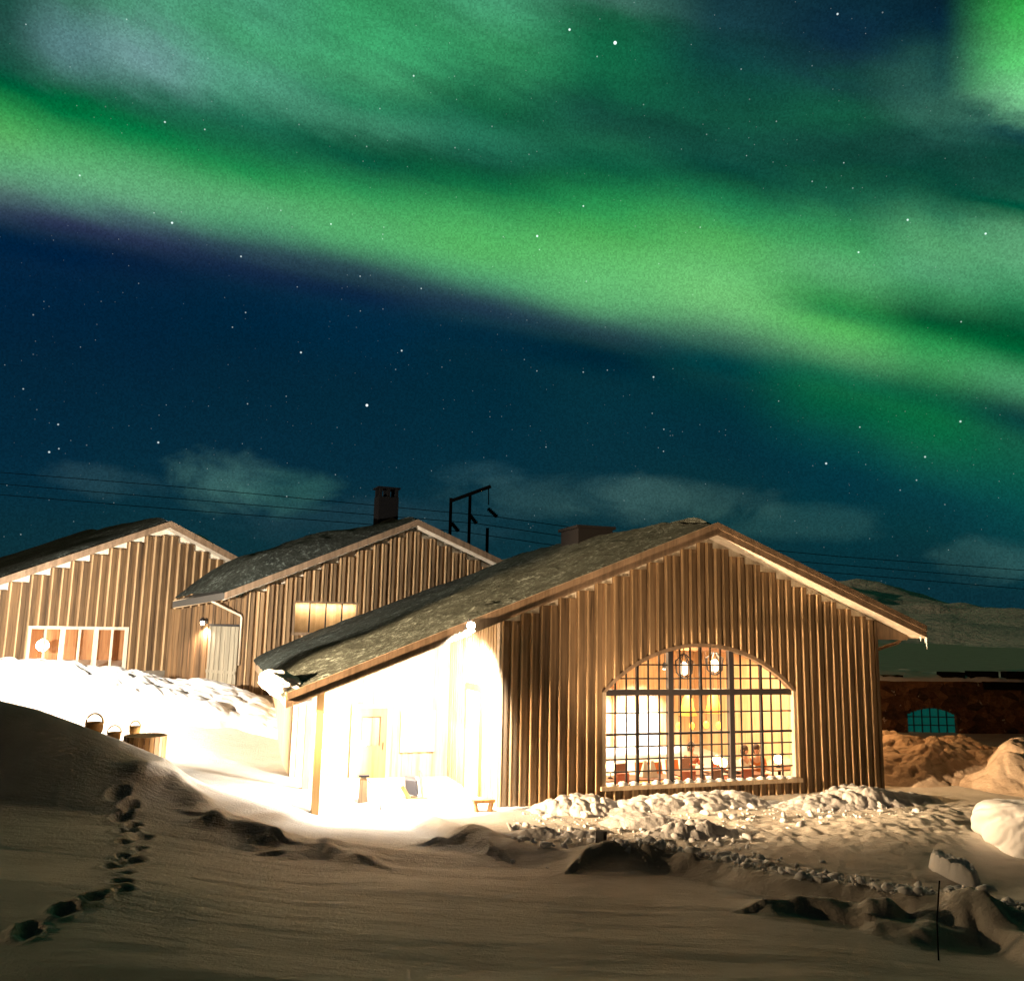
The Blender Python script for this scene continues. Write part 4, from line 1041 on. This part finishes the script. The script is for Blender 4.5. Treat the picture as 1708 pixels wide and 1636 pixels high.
# big cut snow block at right
x, y = hp(1728, 1415); zz_ = gz(x, y)
u, v = np.meshgrid(np.linspace(0, 2 * np.pi, 160), np.linspace(0.02, np.pi - .02, 80))
dx_, dy_, dz_ = np.sin(v) * np.cos(u), np.sin(v) * np.sin(u), np.cos(v)
pw_ = lambda t: np.sign(t) * np.abs(t) ** .72
rr = 1 + .22 * fbm(dx_ * 1.4 + 4, dy_ * 1.4 + dz_ * 1.7, 3, 301) + .035 * fbm(dx_ * 9, dy_ * 9 + dz_ * 9, 3, 305) - .10 * np.exp(-((dx_ + .2) ** 2 + (dy_ + .3) ** 2) / .12) * (dz_ > 0)
tag(grid_obj('snow_block', x + .25 + rr * pw_(dx_) * .98, y + .55 + rr * pw_(dy_) * .85, zz_ + .42 + rr * pw_(dz_) * .62, SNOW), 'big rounded block of snow at the right edge of the picture', 'snow block')
# stepped crust of wind-cut snow
cx_, cy_ = hp(1590, 1452); heap('snow_crust', cx_, cy_, .30, .60, .30, 271, 'ragged wind cut snow crust near the thin marker stake', .3, chunk=.7, mat_=SNOW, n=70, cat='snow crust', sharp=.8, k=5., top=.3)
# loose clods
cl = MB(); rng = random.Random(5)
ICO = bmesh.new(); bmesh.ops.create_icosphere(ICO, subdivisions=1, radius=1.); iv = [tuple(v_.co) for v_ in ICO.verts]; iff = [tuple(v_.index for v_ in f_.verts) for f_ in ICO.faces]; ICO.free()
cl_pts = []
for _ in range(1900):
    kind = rng.random()
    if kind < .62:
        x = rng.uniform(2.2, 11.); y = float(np.interp(x, EX, EY)) + abs(rng.gauss(.3, .55)) + .05
    elif kind < .82:
        px, py = rng.uniform(850, 1260), rng.gauss(1392, 16); x, y = hp(px, py)
    else:
        px, py = rng.uniform(900, 1540), rng.gauss(1356, 9); x, y = hp(px, py)
    cl_pts.append((x, y, rng.choice((.3, .4, .6, .8, 1.1, 2.4)) * rng.uniform(.015, .046)))
P_ = np.array(cl_pts); PZ = ground_z(P_[:, 0], P_[:, 1])
for (x, y, r), z in zip(cl_pts, PZ):
    sx, sy, sz = rng.uniform(.6, 1.6), rng.uniform(.6, 1.4), rng.uniform(.4, .85); rot = Matrix.Rotation(rng.uniform(0, 6.3), 3, 'Z') @ Matrix.Rotation(rng.uniform(0, 1), 3, 'X')
    cl.add([tuple(Vector((x, y, z + r * .35)) + rot @ Vector((a * sx, b * sy, c * sz)) * (r * rng.uniform(.6, 1.3))) for a, b, c in iv], iff)
tag(cl.build('snow_clods', SNOW, None, True), 'loose snow clods scattered over the cleared yard', 'snow', kind='stuff')

# ------------------------------------------------------------------ small things in the yard
sx, sy = at_z(1565, 1597, .0)[:2]; zg = gz(sx, sy)
p = at_z(1565, 1597, zg); sx, sy = p[0], p[1]; zg = gz(sx, sy)
m = MB(); top = at_y(1567, 1468, sy)
m.tube([(sx, sy, zg - .15), (sx + .01, sy, (zg + top[2]) / 2), (top[0], sy, top[2])], .011, 8)
tag(m.build('marker_stake', BLACK, None, True), 'thin dark marker stake standing alone in the front snow', 'stake')
# slatted round tub and wicker carriers behind the left crest
tx, ty, _ = at_y(240, 1262, 20.2); tz = gz(tx, ty); ztop = at_y(240, 1226, 20.2)[2]
tub = empty('round_tub', (tx, ty, ztop - 1.0), 0, 'round slatted wooden tub half hidden by the left snow crest', 'tub')
m = MB()
for k in range(26):
    a0, a1 = k * 2 * math.pi / 26, (k + .86) * 2 * math.pi / 26
    m.hexa([(r * math.cos(a), r * math.sin(a), z) for z in (0, 1.0) for r, a in ((.42, a0), (.46, a0), (.46, a1), (.42, a1))])
m.build('staves', DOORM, tub); m = MB(); m.lathe([(.40, .84), (.415, .84), (.415, .93), (.40, .93)], 0, 0, 0, 26); m.build('inner_hoop', DARK, tub)
lid = MB(); lid.lathe([(.01, .95), (.405, .95), (.405, .985), (.01, .985)], 0, 0, 0, 26); lid.build('lid', DOORM, tub)
WICK = mat('wicker', rough=.8, fn=wood_fn((.30, .14, .04), (.55, .30, .09), (14, 14, 14)))
for i, (px, py, yy, s_, lab) in enumerate(((157, 1213, 19.8, 1.2, 'wicker carrier with an upright handle on the left snow crest'), (190, 1226, 19.9, .9, 'small wicker carrier half sunk in snow beside the tub'), (225, 1215, 21.5, .8, 'faint wicker carrier in the bright snow above the round tub'))):
    c_ = at_y(px, py, yy) - np.array([0, 0, .06]); b_ = empty('wicker_basket', tuple(c_), .4 * i, lab, 'basket')
    q = .16 * s_; m = MB(); m.lathe([(q * .7, -.12), (q * .95, 0), (q, q * .9), (q * .86, q * .9), (q * .8, .02), (q * .3, 0)], 0, 0, 0, 16); m.build('bowl', WICK, b_, True)
    m = MB(); m.tube([(q * math.cos(t_), 0, q * .8 + q * 1.1 * math.sin(t_)) for t_ in np.linspace(0, math.pi, 11)], .016 * s_, 6); m.build('handle', WICK, b_, True)
# post with cap, poles, sledge, bench by the porch
x, y = hp(604, 1340); z = gz(x, y)
pt = empty('capped_post', (x, y, z), .2, 'short tapered wooden post with a dark cap in the bright yard', 'post')
m = MB(); m.hexa([(-.10, -.09, -.1), (.13, -.09, -.1), (.13, .12, -.1), (-.10, .12, -.1), (-.08, -.07, .5), (.09, -.07, .5), (.09, .09, .5), (-.08, .09, .5)]); m.build('shaft', WOOD, pt)
MB().box(-.11, .14, -.1, .12, .55, .59).build('cap', DARK, pt); MB().box(-.06, .07, -.05, .07, .5, .55).build('neck', WOOD_PALE, pt)
for i, (a_, b_, lab) in enumerate((((614, 1302), (655, 1346), 'long thin pole leaning down from the capped post'), ((636, 1322), (635, 1347), 'short upright stick crossing the leaning pole'))):
    q_ = at_z(*b_, 0); t_ = at_y(*a_, q_[1] - .02); m = MB(); m.tube([tuple(q_ - np.array([0, 0, .05])), tuple(t_)], .010, 6); tag(m.build('ski_pole', BLACK), lab, 'pole')
x, y = hp(690, 1330); z = gz(x, y)
sl = empty('ground_floodlight', (x, y, z), .35, 'tilted work floodlight standing in the overlit snow by the porch', 'floodlight')
m = MB(); m.hexa([(-.22, -.16, .12), (.06, -.2, .04), (.1, .2, .10), (-.18, .22, .18), (-.26, -.12, .46), (.02, -.16, .42), (.06, .2, .46), (-.2, .22, .5)]); m.build('housing', MULL, sl, bevel=.02)
MB().hexa([(.08, -.19, .06), (.10, -.19, .06), (.14, .2, .12), (.12, .2, .12), (.04, -.16, .42), (.06, -.16, .42), (.10, .2, .46), (.08, .2, .46)]).build('lens', WHITE, sl)
MB().bar((.20, -.16, -.05), (.16, .1, .62), .05).build('stand_arm', DOORM, sl); MB().bar((-.34, -.15, .3), (-.1, -.2, -.08), .09).build('stand_foot', DOORM, sl)
MB().box(-.16, .3, -.26, -.2, -.06, .02).build('base_rail', DOORM, sl)
gx_, gy_ = -15.4, 23.0; gzz = gz(gx_, gy_); gh_ = 3.7 - gzz
added_flood = empty('ground_floodlight', (gx_, gy_, gzz), .2, 'added unseen floodlight on a tall stand left of the yard, whitening yard and houses', 'floodlight')  # added floodlight out of view, there to whiten the yard and left houses
MB().box(-.2, .2, -.06, .06, gh_ - .15, gh_ + .15).build('housing', MULL, added_flood, bevel=.02); MB().box(-.17, .17, .062, .07, gh_ - .12, gh_ + .12).build('lens', LAMP_HOT, added_flood)
MB().tube([(0, 0, gh_ - .15), (0, 0, -.2)], .035, 8).build('stand', DARK, added_flood, True)
add_light('ground_flood_beam', 'SPOT', (0, .09, gh_), 30000, (1, .86, .68), added_flood, (6.2, 10.5, gh_ - 2.6), .15, RAD(128), .45)  # beam of the added floodlight on the tall stand
add_light('ground_flood_beam', 'SPOT', (-.34, .15, .42), 3500, (1, .88, .74), sl, (-11, 6., 1.6), .15, RAD(120), .5)
x, y = hp(806, 1350); z = gz(x, y)
bn = empty('bench', (x, y - .15, z), yaw_m, 'low wooden bench beside the lodge corner', 'bench')
MB().box(-.26, .26, -.12, .12, .2, .27).build('seat', DOORM, bn)
for s_ in (-1, 1): MB().bar((s_ * .20, 0, .2), (s_ * .14, 0, -.05), .06, .2).build('leg', DOORM, bn)
# power pole and wires
pp = at_y(785, 830, 70)
pole = empty('power_pole', (pp[0], pp[1], 0), 0, 'power pole frame with slanting crossarm and insulators behind the roofs', 'power pole')
L_ = lambda px, py, dy=0: tuple(at_y(px, py, 70 + dy) - np.array([pp[0], pp[1], 0]))
MB().bar(L_(751, 836), L_(819, 811), .22, .26).build('crossarm', BLACK, pole)
for px, y0 in ((752, 830), (784, 822), (813, 880)):
    a_ = L_(px, y0); MB().tube([(a_[0], a_[1] + .2, -3), (a_[0], a_[1] + .2, a_[2])], .13, 8).build('post', BLACK, pole, True)
MB().tube([L_(815, 812), L_(815, 842)], .05, 6).build('hanger', BLACK, pole)
for (x0, y0, x1, y1) in ((753, 872, 765, 886), (783, 858, 795, 873), (814, 848, 829, 862)):
    a_, b_ = Vector(L_(x0, y0)), Vector(L_(x1, y1)); m = MB(); d_ = (b_ - a_)
    m.tube([a_ + d_ * t_ for t_ in np.linspace(0, 1, 15)], .12, 8)
    for t_ in np.linspace(.1, .9, 6): m.tube([a_ + d_ * (t_ - .03), a_ + d_ * (t_ + .03)], .19, 8)
    m.build('insulator', BLACK, pole, True)
for i, (q, lab) in enumerate((([(-60, 783), (300, 812), (829, 862), (1100, 900), (1400, 928), (1800, 958)], 'topmost thin power line passing behind the roofs'), ([(-60, 802), (300, 832), (795, 873), (1100, 918), (1400, 942), (1800, 975)], 'middle thin power line passing behind the roofs'), ([(-60, 820), (300, 850), (765, 886), (1100, 935), (1400, 956), (1800, 990)], 'lowest thin power line passing behind the roofs'))):
    pts = [at_y(px, py, 70 + abs(px - 800) * .01) for px, py in q]; ps_ = []
    for k in range(len(pts) - 1):
        for t_ in np.linspace(0, 1, 9)[:-1]: ps_.append(tuple(pts[k] * (1 - t_) + pts[k + 1] * t_))
    m = MB(); m.tube(ps_ + [tuple(pts[-1])], .030, 5); tag(m.build('power_line', BLACK, None, True), lab, 'power line')
# assumed yard lamp on a post, unseen left of the view, lights the gable
lp = np.array([-12.2, 15.6]); lz_ = gz(*lp)
yl = empty('assumed_yard_lamp', (lp[0], lp[1], lz_), 0, 'assumed tall yard lamp on a steel post, unseen left of the snow crest', 'lamp')
YH = 3.9 - lz_
MB().tube([(0, 0, -.3), (0, 0, YH)], .06, 10, .045).build('post', DARK, yl, True)
MB().bar((0, 0, YH), (.35, .2, YH + .1), .06).build('arm', DARK, yl)
MB().hexa([(.2, .0, YH), (.6, .2, YH), (.5, .42, YH), (.1, .2, YH), (.25, .08, YH + .16), (.52, .22, YH + .16), (.46, .36, YH + .16), (.18, .2, YH + .16)]).build('head', DARK, yl)
MB().box(.22, .48, .12, .3, YH - .03, YH - .001).build('lens', LAMP_HOT, yl)
key = add_light('assumed_yard_beam', 'SPOT', (.4, .2, YH - .12), 88000, WARM, yl, (18.5, 8.6, YH + 1.6), .25, RAD(52), .5)

ux_, uy_ = hp(1003, 1420); uz_ = gz(ux_, uy_)  # added floodlight with housing, fills the dark under the gable peak
up_ = empty('ground_floodlight', (ux_, uy_, uz_), -.9, 'small added floodlight among the dark snow lumps, brightening the gable peak', 'floodlight')
MB().box(-.11, .11, -.05, .05, .10, .26).build('housing', DARK, up_, bevel=.012); MB().box(-.09, .09, .052, .06, .12, .24).build('lens', WHITE, up_)
MB().box(-.13, .13, -.03, .03, -.1, .098).build('foot', DARK, up_)
ub_ = add_light('added_gable_fill', 'SPOT', (0, 0, 0), 1700, (1, .68, .40), None, None, .08, RAD(82), .7)
ub_.location = (ux_ + .05, uy_ + .12, uz_ + .22); ub_.rotation_euler = (Vector(PM.w(6.6, 0, 6.4)) - ub_.location).to_track_quat('-Z', 'Y').to_euler()

# ------------------------------------------------------------------ the dining hall behind the arched window
hall = empty('dining_hall', (-.2, 21.33, 0), yaw_m, 'warm wood panelled dining hall seen through the arched window', 'room')
FZ = -.45; RX0, RX1, RB_ = .9, 10.4, 8.5
m = MB(); m.box(RX0, RX1, .25, RB_, FZ - .1, FZ); m.build('floor', WOOD_INT, hall)
m = MB()
nbd = 34
for i in range(nbd):
    x0, x1 = RX0 + (RX1 - RX0) * i / nbd, RX0 + (RX1 - RX0) * (i + 1) / nbd
    m.box(x0, x1 - .012, RB_, RB_ + .1, FZ, 4.2)
m.box(RX0 - .1, RX0, .25, RB_ + .1, FZ - .1, 4.2); m.box(RX1, RX1 + .1, .25, RB_ + .1, FZ - .1, 4.2)
m.box(RX0, RX1, .25, RB_, 4.2, 4.3)
m.build('panelled_wall', WOOD_INT, hall)
m = MB()
for a_ in (2.2, 4.6, 7.0, 9.3): m.box(a_, a_ + .16, .3, RB_ - .02, 3.6, 3.9); m.box(a_, a_ + .16, RB_ - .16, RB_ - .02, FZ, 3.6)
m.build('roof_beam', WOOD_RED, hall)
# white curtained openings at the back, lit by spotlights
for i, (x0, x1, z0_, z1_) in enumerate(((2.2, 2.95, -.3, 1.25), (3.25, 5.0, -.45, 1.45), (5.35, 6.7, -.35, 1.1), (7.1, 8.9, -.2, 1.3))):
    m = MB(); ns_ = 40
    pr = [(x0 + (x1 - x0) * k / ns_, RB_ - .12 + .035 * math.sin(k * 1.3)) for k in range(ns_ + 1)]
    m.add([(x_, y_, z0_) for x_, y_ in pr] + [(x_, y_, z1_) for x_, y_ in pr], [(k, k + 1, k + ns_ + 2, k + ns_ + 1) for k in range(ns_)])
    m.build('curtain', CLOTH_W, hall)
def M(a, b, z): return tuple(PM.w(a, b, z))
def spot(a, b, z, ta, tb, tz, power, label, col=(1, .86, .70), ang=70):
    s_ = empty('ceiling_spotlight', M(a, b, z), yaw_m, label, 'spotlight', 'ceiling spotlights in the dining hall')
    MB().lathe([(.07, 0), (.075, .12), (.05, .2), (.02, .22)], 0, 0, 0, 12).build('can', DARK, s_, True)
    MB().lathe([(.001, -.02), (.062, -.018), (.062, -.001), (.001, -.001)], 0, 0, 0, 12).build('lens', LAMP_HOT, s_)
    MB().tube([(0, 0, .22), (0, 0, 4.2 - z)], .012, 6).build('rod', DARK, s_)
    add_light('spot_beam', 'SPOT', (0, 0, -.05), power, col, s_, (ta - a, tb - b, tz - z), .05, RAD(ang), .6)
spot(4.3, 6.4, 2.9, 4.1, 8.4, .6, 26000, 'ceiling spotlight aimed at the brightest white curtain', (1, .9, .8), 62)
spot(6.1, 6.4, 2.9, 6.0, 8.4, .5, 4000, 'ceiling spotlight right of the first heavy mullion', ang=66)
spot(8.0, 6.4, 2.9, 8.0, 8.4, .6, 4200, 'ceiling spotlight above the right curtain', ang=66)
spot(2.7, 6.2, 2.9, 2.5, 8.4, .5, 1200, 'ceiling spotlight nearest the left room wall', ang=66)
for a_ in (3.4, 7.6): add_light('hall_glow', 'AREA', M(a_, 3.6, 4.1), 1050, (1, .74, .44), None, M(a_, 3.6, 0), 1.6)  # assumed ceiling light without fixtures, added to brighten the hall
# pendants
def pend(px, py, b, kind, label):
    a, z = PM.hit(px, py, b); o = empty('pendant_lamp', M(a, b, z), yaw_m, label, 'lamp', 'pendant lamps over the tables' if kind == 0 else None)
    if kind == 0: MB().lathe([(.02, .1), (.07, .06), (.08, -.02), (.05, -.1), (.005, -.11)], 0, 0, 0, 12).build('shade', LAMP_YEL, o, True)
    else: MB().lathe([(.06, .45), (.16, .3), (.2, .05), (.3, -.2), (.29, -.2), (.19, .04), (.05, .43)], 0, 0, 0, 16).build('shade', mat('amber_shade', (.8, .35, .06), .6, emit=(1, .42, .08), es=1.2), o, True)
    MB().tube([(0, 0, .1 if kind == 0 else .45), (0, 0, 4.2 - z)], .008, 6).build('cord', DARK, o)
for (px, py), lab in zip(((1132, 1210), (1154, 1210), (1178, 1208), (1199, 1209)), ('first small yellow lamp right of the left heavy mullion', 'second small yellow lamp in the middle bay', 'third small yellow lamp in the middle bay', 'small yellow lamp nearest the right heavy mullion')): pend(px, py, 3.2, 0, lab)
for (px, py), lab in zip(((1147, 1182), (1190, 1178)), ('left of two bell shaped amber lampshades in the middle bay', 'right of two bell shaped amber lampshades in the middle bay')): pend(px, py, 4.2, 1, lab)
def lantern(px, py, b, label):
    a, z = PM.hit(px, py, b); o = empty('hanging_lantern', M(a, b, z), yaw_m, label, 'lantern')
    m = MB()
    for k in range(8):
        t_ = k * math.pi / 4; m.tube([(.05 * math.cos(t_), .05 * math.sin(t_), .42), (.26 * math.cos(t_), .26 * math.sin(t_), .22), (.24 * math.cos(t_), .24 * math.sin(t_), -.12), (.06 * math.cos(t_), .06 * math.sin(t_), -.28)], .016, 5)
    m.build('cage', DARK, o); MB().lathe([(.001, -.2), (.1, -.15), (.14, 0), (.1, .14), (.02, .2)], 0, 0, 0, 12).build('bulb', emit_mat('lantern_bulb', (1, .8, .55), 3.0), o, True)
    MB().tube([(0, 0, .42), (0, 0, 4.2 - z)], .014, 6).build('chain', DARK, o)
lantern(1141, 1115, 2.4, 'caged lantern hanging at the upper left of the arch'); lantern(1192, 1110, 3.0, 'caged lantern hanging at the upper right of the arch')
def table(px, py, b, label):
    a, z = PM.hit(px, py, b); o = empty('dining_table', M(a, b, FZ), yaw_m, label, 'table', 'tables in the dining hall')
    MB().box(-.55, .55, -.38, .38, .71, .75).build('table_top', LEATHER, o, bevel=.008)
    MB().lathe([(.28, 0), (.28, .03), (.05, .08), (.045, .66), (.16, .7)], 0, 0, 0, 14).build('pedestal', DARK, o, True)
    return a, b
def tlamp(px, py, b, label, s_=1.):
    a, z = PM.hit(px, py, b); o = empty('table_lamp', M(a, b, FZ + .752), 0, label, 'lamp')
    hz = max(z - FZ - .752, .2)
    MB().lathe([(.07, 0), (.07, .02), (.015, .04), (.012, hz - .1)], 0, 0, 0, 12).build('foot', DARK, o, True)
    MB().lathe([(.001, hz - .13), (.08, hz - .1), (.125, hz), (.1, hz + .09), (.02, hz + .13)], 0, 0, 0, 16).build('globe', LAMP_WARM, o, True)
    add_light('table_glow', 'POINT', (0, -.02, hz + .25), 14, (1, .66, .32), o, size=.1)
tabs = [(1030, 1292, 1.3, 'dining table at the left end of the arched window'), (1090, 1296, 1.3, 'dining table in the left bay'), (1150, 1284, 1.7, 'dining table left of the middle bar'), (1205, 1288, 1.5, 'dining table right of the middle bar'), (1240, 1290, 1.3, 'dining table in front of the seated pair'), (1300, 1284, 1.9, 'dining table at the right end of the arched window')]
for q_ in tabs: table(*q_)
tlamp(1018, 1278, 1.3, 'globe table lamp at the left end of the window'); tlamp(1196, 1267, 1.5, 'globe table lamp in the middle bay'); tlamp(1298, 1266, 1.9, 'globe table lamp at the right end of the window'); tlamp(1206, 1272, 1.7, 'smaller globe table lamp beside the middle one')
CHAIRS = [(1028, 1290, 1.0, .2, 0, 'brown chair beside the left end table'), (1046, 1286, 1.9, 3.4, 1, 'dark chair behind the left end table'), (1076, 1285, 2.0, 3.0, 2, 'orange chair behind the left bay table'), (1104, 1286, 1.9, 3.3, 2, 'orange chair close to the left heavy mullion'), (1128, 1275, 2.3, 3.1, 2, 'orange chair right of the left heavy mullion'),
          (1140, 1284, .95, 0, 0, 'rust chair left of the middle bar'), (1155, 1268, 2.4, 3.3, 1, 'dark chair beside the middle bar'), (1184, 1284, .95, .3, 1, 'dark chair right of the middle bar'), (1206, 1282, 2.2, 3.0, 0, 'rust chair behind the lamp table'), (1236, 1290, .9, .1, 0, 'rust chair backed to the window in the right bay'), (1275, 1280, 2.3, 3.2, 2, 'orange chair near the right end lamp')]
for px, py, b, rz, k, lab in CHAIRS:
    a, z = PM.hit(px, py, b); o = empty('dining_chair', M(a, b, FZ), yaw_m + rz, lab, 'chair', 'chairs in the dining hall'); mt = (FABRIC_R, LEATHER, FABRIC_O)[k]
    MB().box(-.22, .22, -.22, .22, .42, .50).build('seat', mt, o, bevel=.02)
    MB().hexa([(-.21, -.24, .52), (.21, -.24, .52), (.21, -.19, .52), (-.21, -.19, .52), (-.2, -.32, .96), (.2, -.32, .96), (.2, -.27, .98), (-.2, -.27, .98)]).build('backrest', mt, o, bevel=.015)
    for sx_ in (-.19, .19):
        for sy_ in (-.19, .19): MB().bar((sx_, sy_, .42), (sx_ * 1.1, sy_ * 1.1, 0), .04).build('leg', DARK, o)
# tall folded menu cards
for px, py, b, lab in ((1076, 1277, 1.3, 'pale folded card standing on the left bay table'), (1088, 1280, 1.25, 'second pale folded card leaning on the left bay table')):
    a, z = PM.hit(px, py, b); m = MB(); m.hexa([(-.13, -.1, 0), (.13, -.1, 0), (.13, .1, 0), (-.13, .1, 0), (-.035, -.005, .42), (.035, -.005, .42), (.035, .005, .42), (-.035, .005, .42)])
    o = m.build('folded_card', CLOTH_W); o.location = M(a, b, FZ + .753); o.rotation_euler = (0, 0, yaw_m); tag(o, lab, 'card')


def skin_mesh(name, nodes, edges, material, parent, root=0):
    me = bpy.data.meshes.new(name); me.from_pydata([n_[0] for n_ in nodes], edges, []); me.update()
    o = bpy.data.objects.new(name, me); C.collection.objects.link(o); o.parent = parent
    sk = o.modifiers.new('skin', 'SKIN'); sk.use_smooth_shade = True
    for i, n_ in enumerate(nodes): me.skin_vertices[0].data[i].radius = (n_[1], n_[1] if len(n_) < 3 else n_[2]); me.skin_vertices[0].data[i].use_root = (i == root)
    ss = o.modifiers.new('smooth', 'SUBSURF'); ss.levels = 1; ss.render_levels = 2
    me.materials.append(material); return o


def person(px, py, b, rz, top, label):
    a, z = PM.hit(px, py, b); o = empty('person', M(a, b, FZ), yaw_m + rz, label, 'person')
    # seated, facing -y (local); seat height .46
    N_ = [((0, .02, .52), .15, .12), ((0, .0, .75), .15, .11), ((0, -.02, .98), .18, .11), ((0, -.02, 1.10), .055), ((0, -.03, 1.18), .075, .085), ((0, -.045, 1.27), .082, .098), ((0, -.04, 1.36), .05, .06)]
    E_ = [(0, 1), (1, 2), (2, 3), (3, 4), (4, 5), (5, 6)]
    for s_ in (-1, 1):
        i = len(N_)
        N_ += [((s_ * .2, -.01, 1.0), .055), ((s_ * .25, -.06, .80), .045), ((s_ * .16, -.3, .79), .036), ((s_ * .12, -.37, .80), .030)]
        E_ += [(2, i), (i, i + 1), (i + 1, i + 2), (i + 2, i + 3)]
        j = len(N_)
        for k, fx in enumerate((-.024, -.008, .008, .024)):
            N_ += [((s_ * .12 + fx, -.41, .802), .010), ((s_ * .12 + fx, -.445 + .006 * abs(k - 1), .79), .008)]; E_ += [(i + 3, j + 2 * k), (j + 2 * k, j + 2 * k + 1)]
        N_ += [((s_ * .12 - s_ * .04, -.38, .80), .010)]; E_ += [(i + 3, len(N_) - 1)]
        l_ = len(N_); N_ += [((s_ * .1, .0, .5), .09), ((s_ * .11, -.42, .5), .065), ((s_ * .11, -.44, .1), .045), ((s_ * .11, -.56, .04), .035)]
        E_ += [(0, l_), (l_, l_ + 1), (l_ + 1, l_ + 2), (l_ + 2, l_ + 3)]
    skin_mesh('body', N_, E_, SKIN, o)
    T_ = [((0, .02, .52), .165, .135), ((0, .0, .75), .165, .125), ((0, -.02, .97), .195, .125), ((0, -.02, 1.07), .075)]; ET = [(0, 1), (1, 2), (2, 3)]
    for s_ in (-1, 1):
        i = len(T_); T_ += [((s_ * .2, -.01, .99), .07), ((s_ * .25, -.06, .80), .058), ((s_ * .17, -.28, .79), .048)]; ET += [(2, i), (i, i + 1), (i + 1, i + 2)]
    skin_mesh('sweater', T_, ET, top, o)
    T_ = [((0, .02, .5), .17, .13)]; ET = []
    for s_ in (-1, 1):
        i = len(T_); T_ += [((s_ * .1, -.02, .5), .1), ((s_ * .11, -.42, .5), .078), ((s_ * .11, -.44, .12), .06)]; ET += [(0, i), (i, i + 1), (i + 1, i + 2)]
    skin_mesh('trousers', T_, ET, LEATHER, o)
    m = MB(); m.lathe([(.098, 1.26), (.108, 1.31), (.095, 1.37), (.055, 1.405), (.005, 1.412)], 0, -.022, 0, 16); m.lathe([(.09, 1.14), (.1, 1.2), (.104, 1.27), (.01, 1.28)], 0, .0, 0, 16); m.build('hair', HAIR, o, True)
    m = MB(); m.add([(-.014, -.135, 1.235), (.014, -.135, 1.235), (0, -.16, 1.232), (0, -.138, 1.275)], [(0, 1, 2), (0, 2, 3), (1, 3, 2)]); m.build('nose', SKIN, o)
    m = MB()
    for s_ in (-1, 1): m.lathe([(.001, -.009), (.011, 0), (.001, .009)], s_ * .032, -.134, 1.268, 8)
    m.build('eyes', BLACK, o); MB().box(-.024, .024, -.139, -.128, 1.196, 1.204).build('mouth', FABRIC_R, o)
    m = MB()
    for s_ in (-1, 1): m.lathe([(.002, -.032), (.014, -.01), (.014, .015), (.004, .03)], s_ * .088, -.03, 1.26, 8)
    m.build('ears', SKIN, o)
person(1241, 1272, 2.0, .5, CLOTH_W, 'person in a pale top seated left in the right bay of the arched window')
person(1262, 1272, 2.1, -.5, FABRIC_O, 'person in an orange top seated right in the right bay of the arched window')
person(1152, 1266, 2.9, .2, FABRIC_R, 'person in a red top seated near the middle bar of the arched window')
# snow settled on the outer sill
m = MB(); rng = random.Random(3); nbz = 18
for k in range(nbz):
    x0 = wx0 + (wx1 - wx0) * (k + .06) / nbz; x1 = wx0 + (wx1 - wx0) * (k + .94) / nbz; hgt = rng.uniform(.03, .09); n_ = 7
    prof = [(x0, wz0 + .001)] + [(x0 + (x1 - x0) * j / n_, wz0 + .02 + hgt * math.sin(math.pi * (j / n_) ** rng.uniform(.7, 1.3))) for j in range(1, n_)] + [(x1, wz0 + .001)]
    m.prism(prof[::-1], -.13, -.01)
o = m.build('sill_snow', SNOW, None, True); o.location = lodge.location; o.rotation_euler = lodge.rotation_euler; tag(o, 'row of small snow drifts on the sill of the big arched window', 'snow')
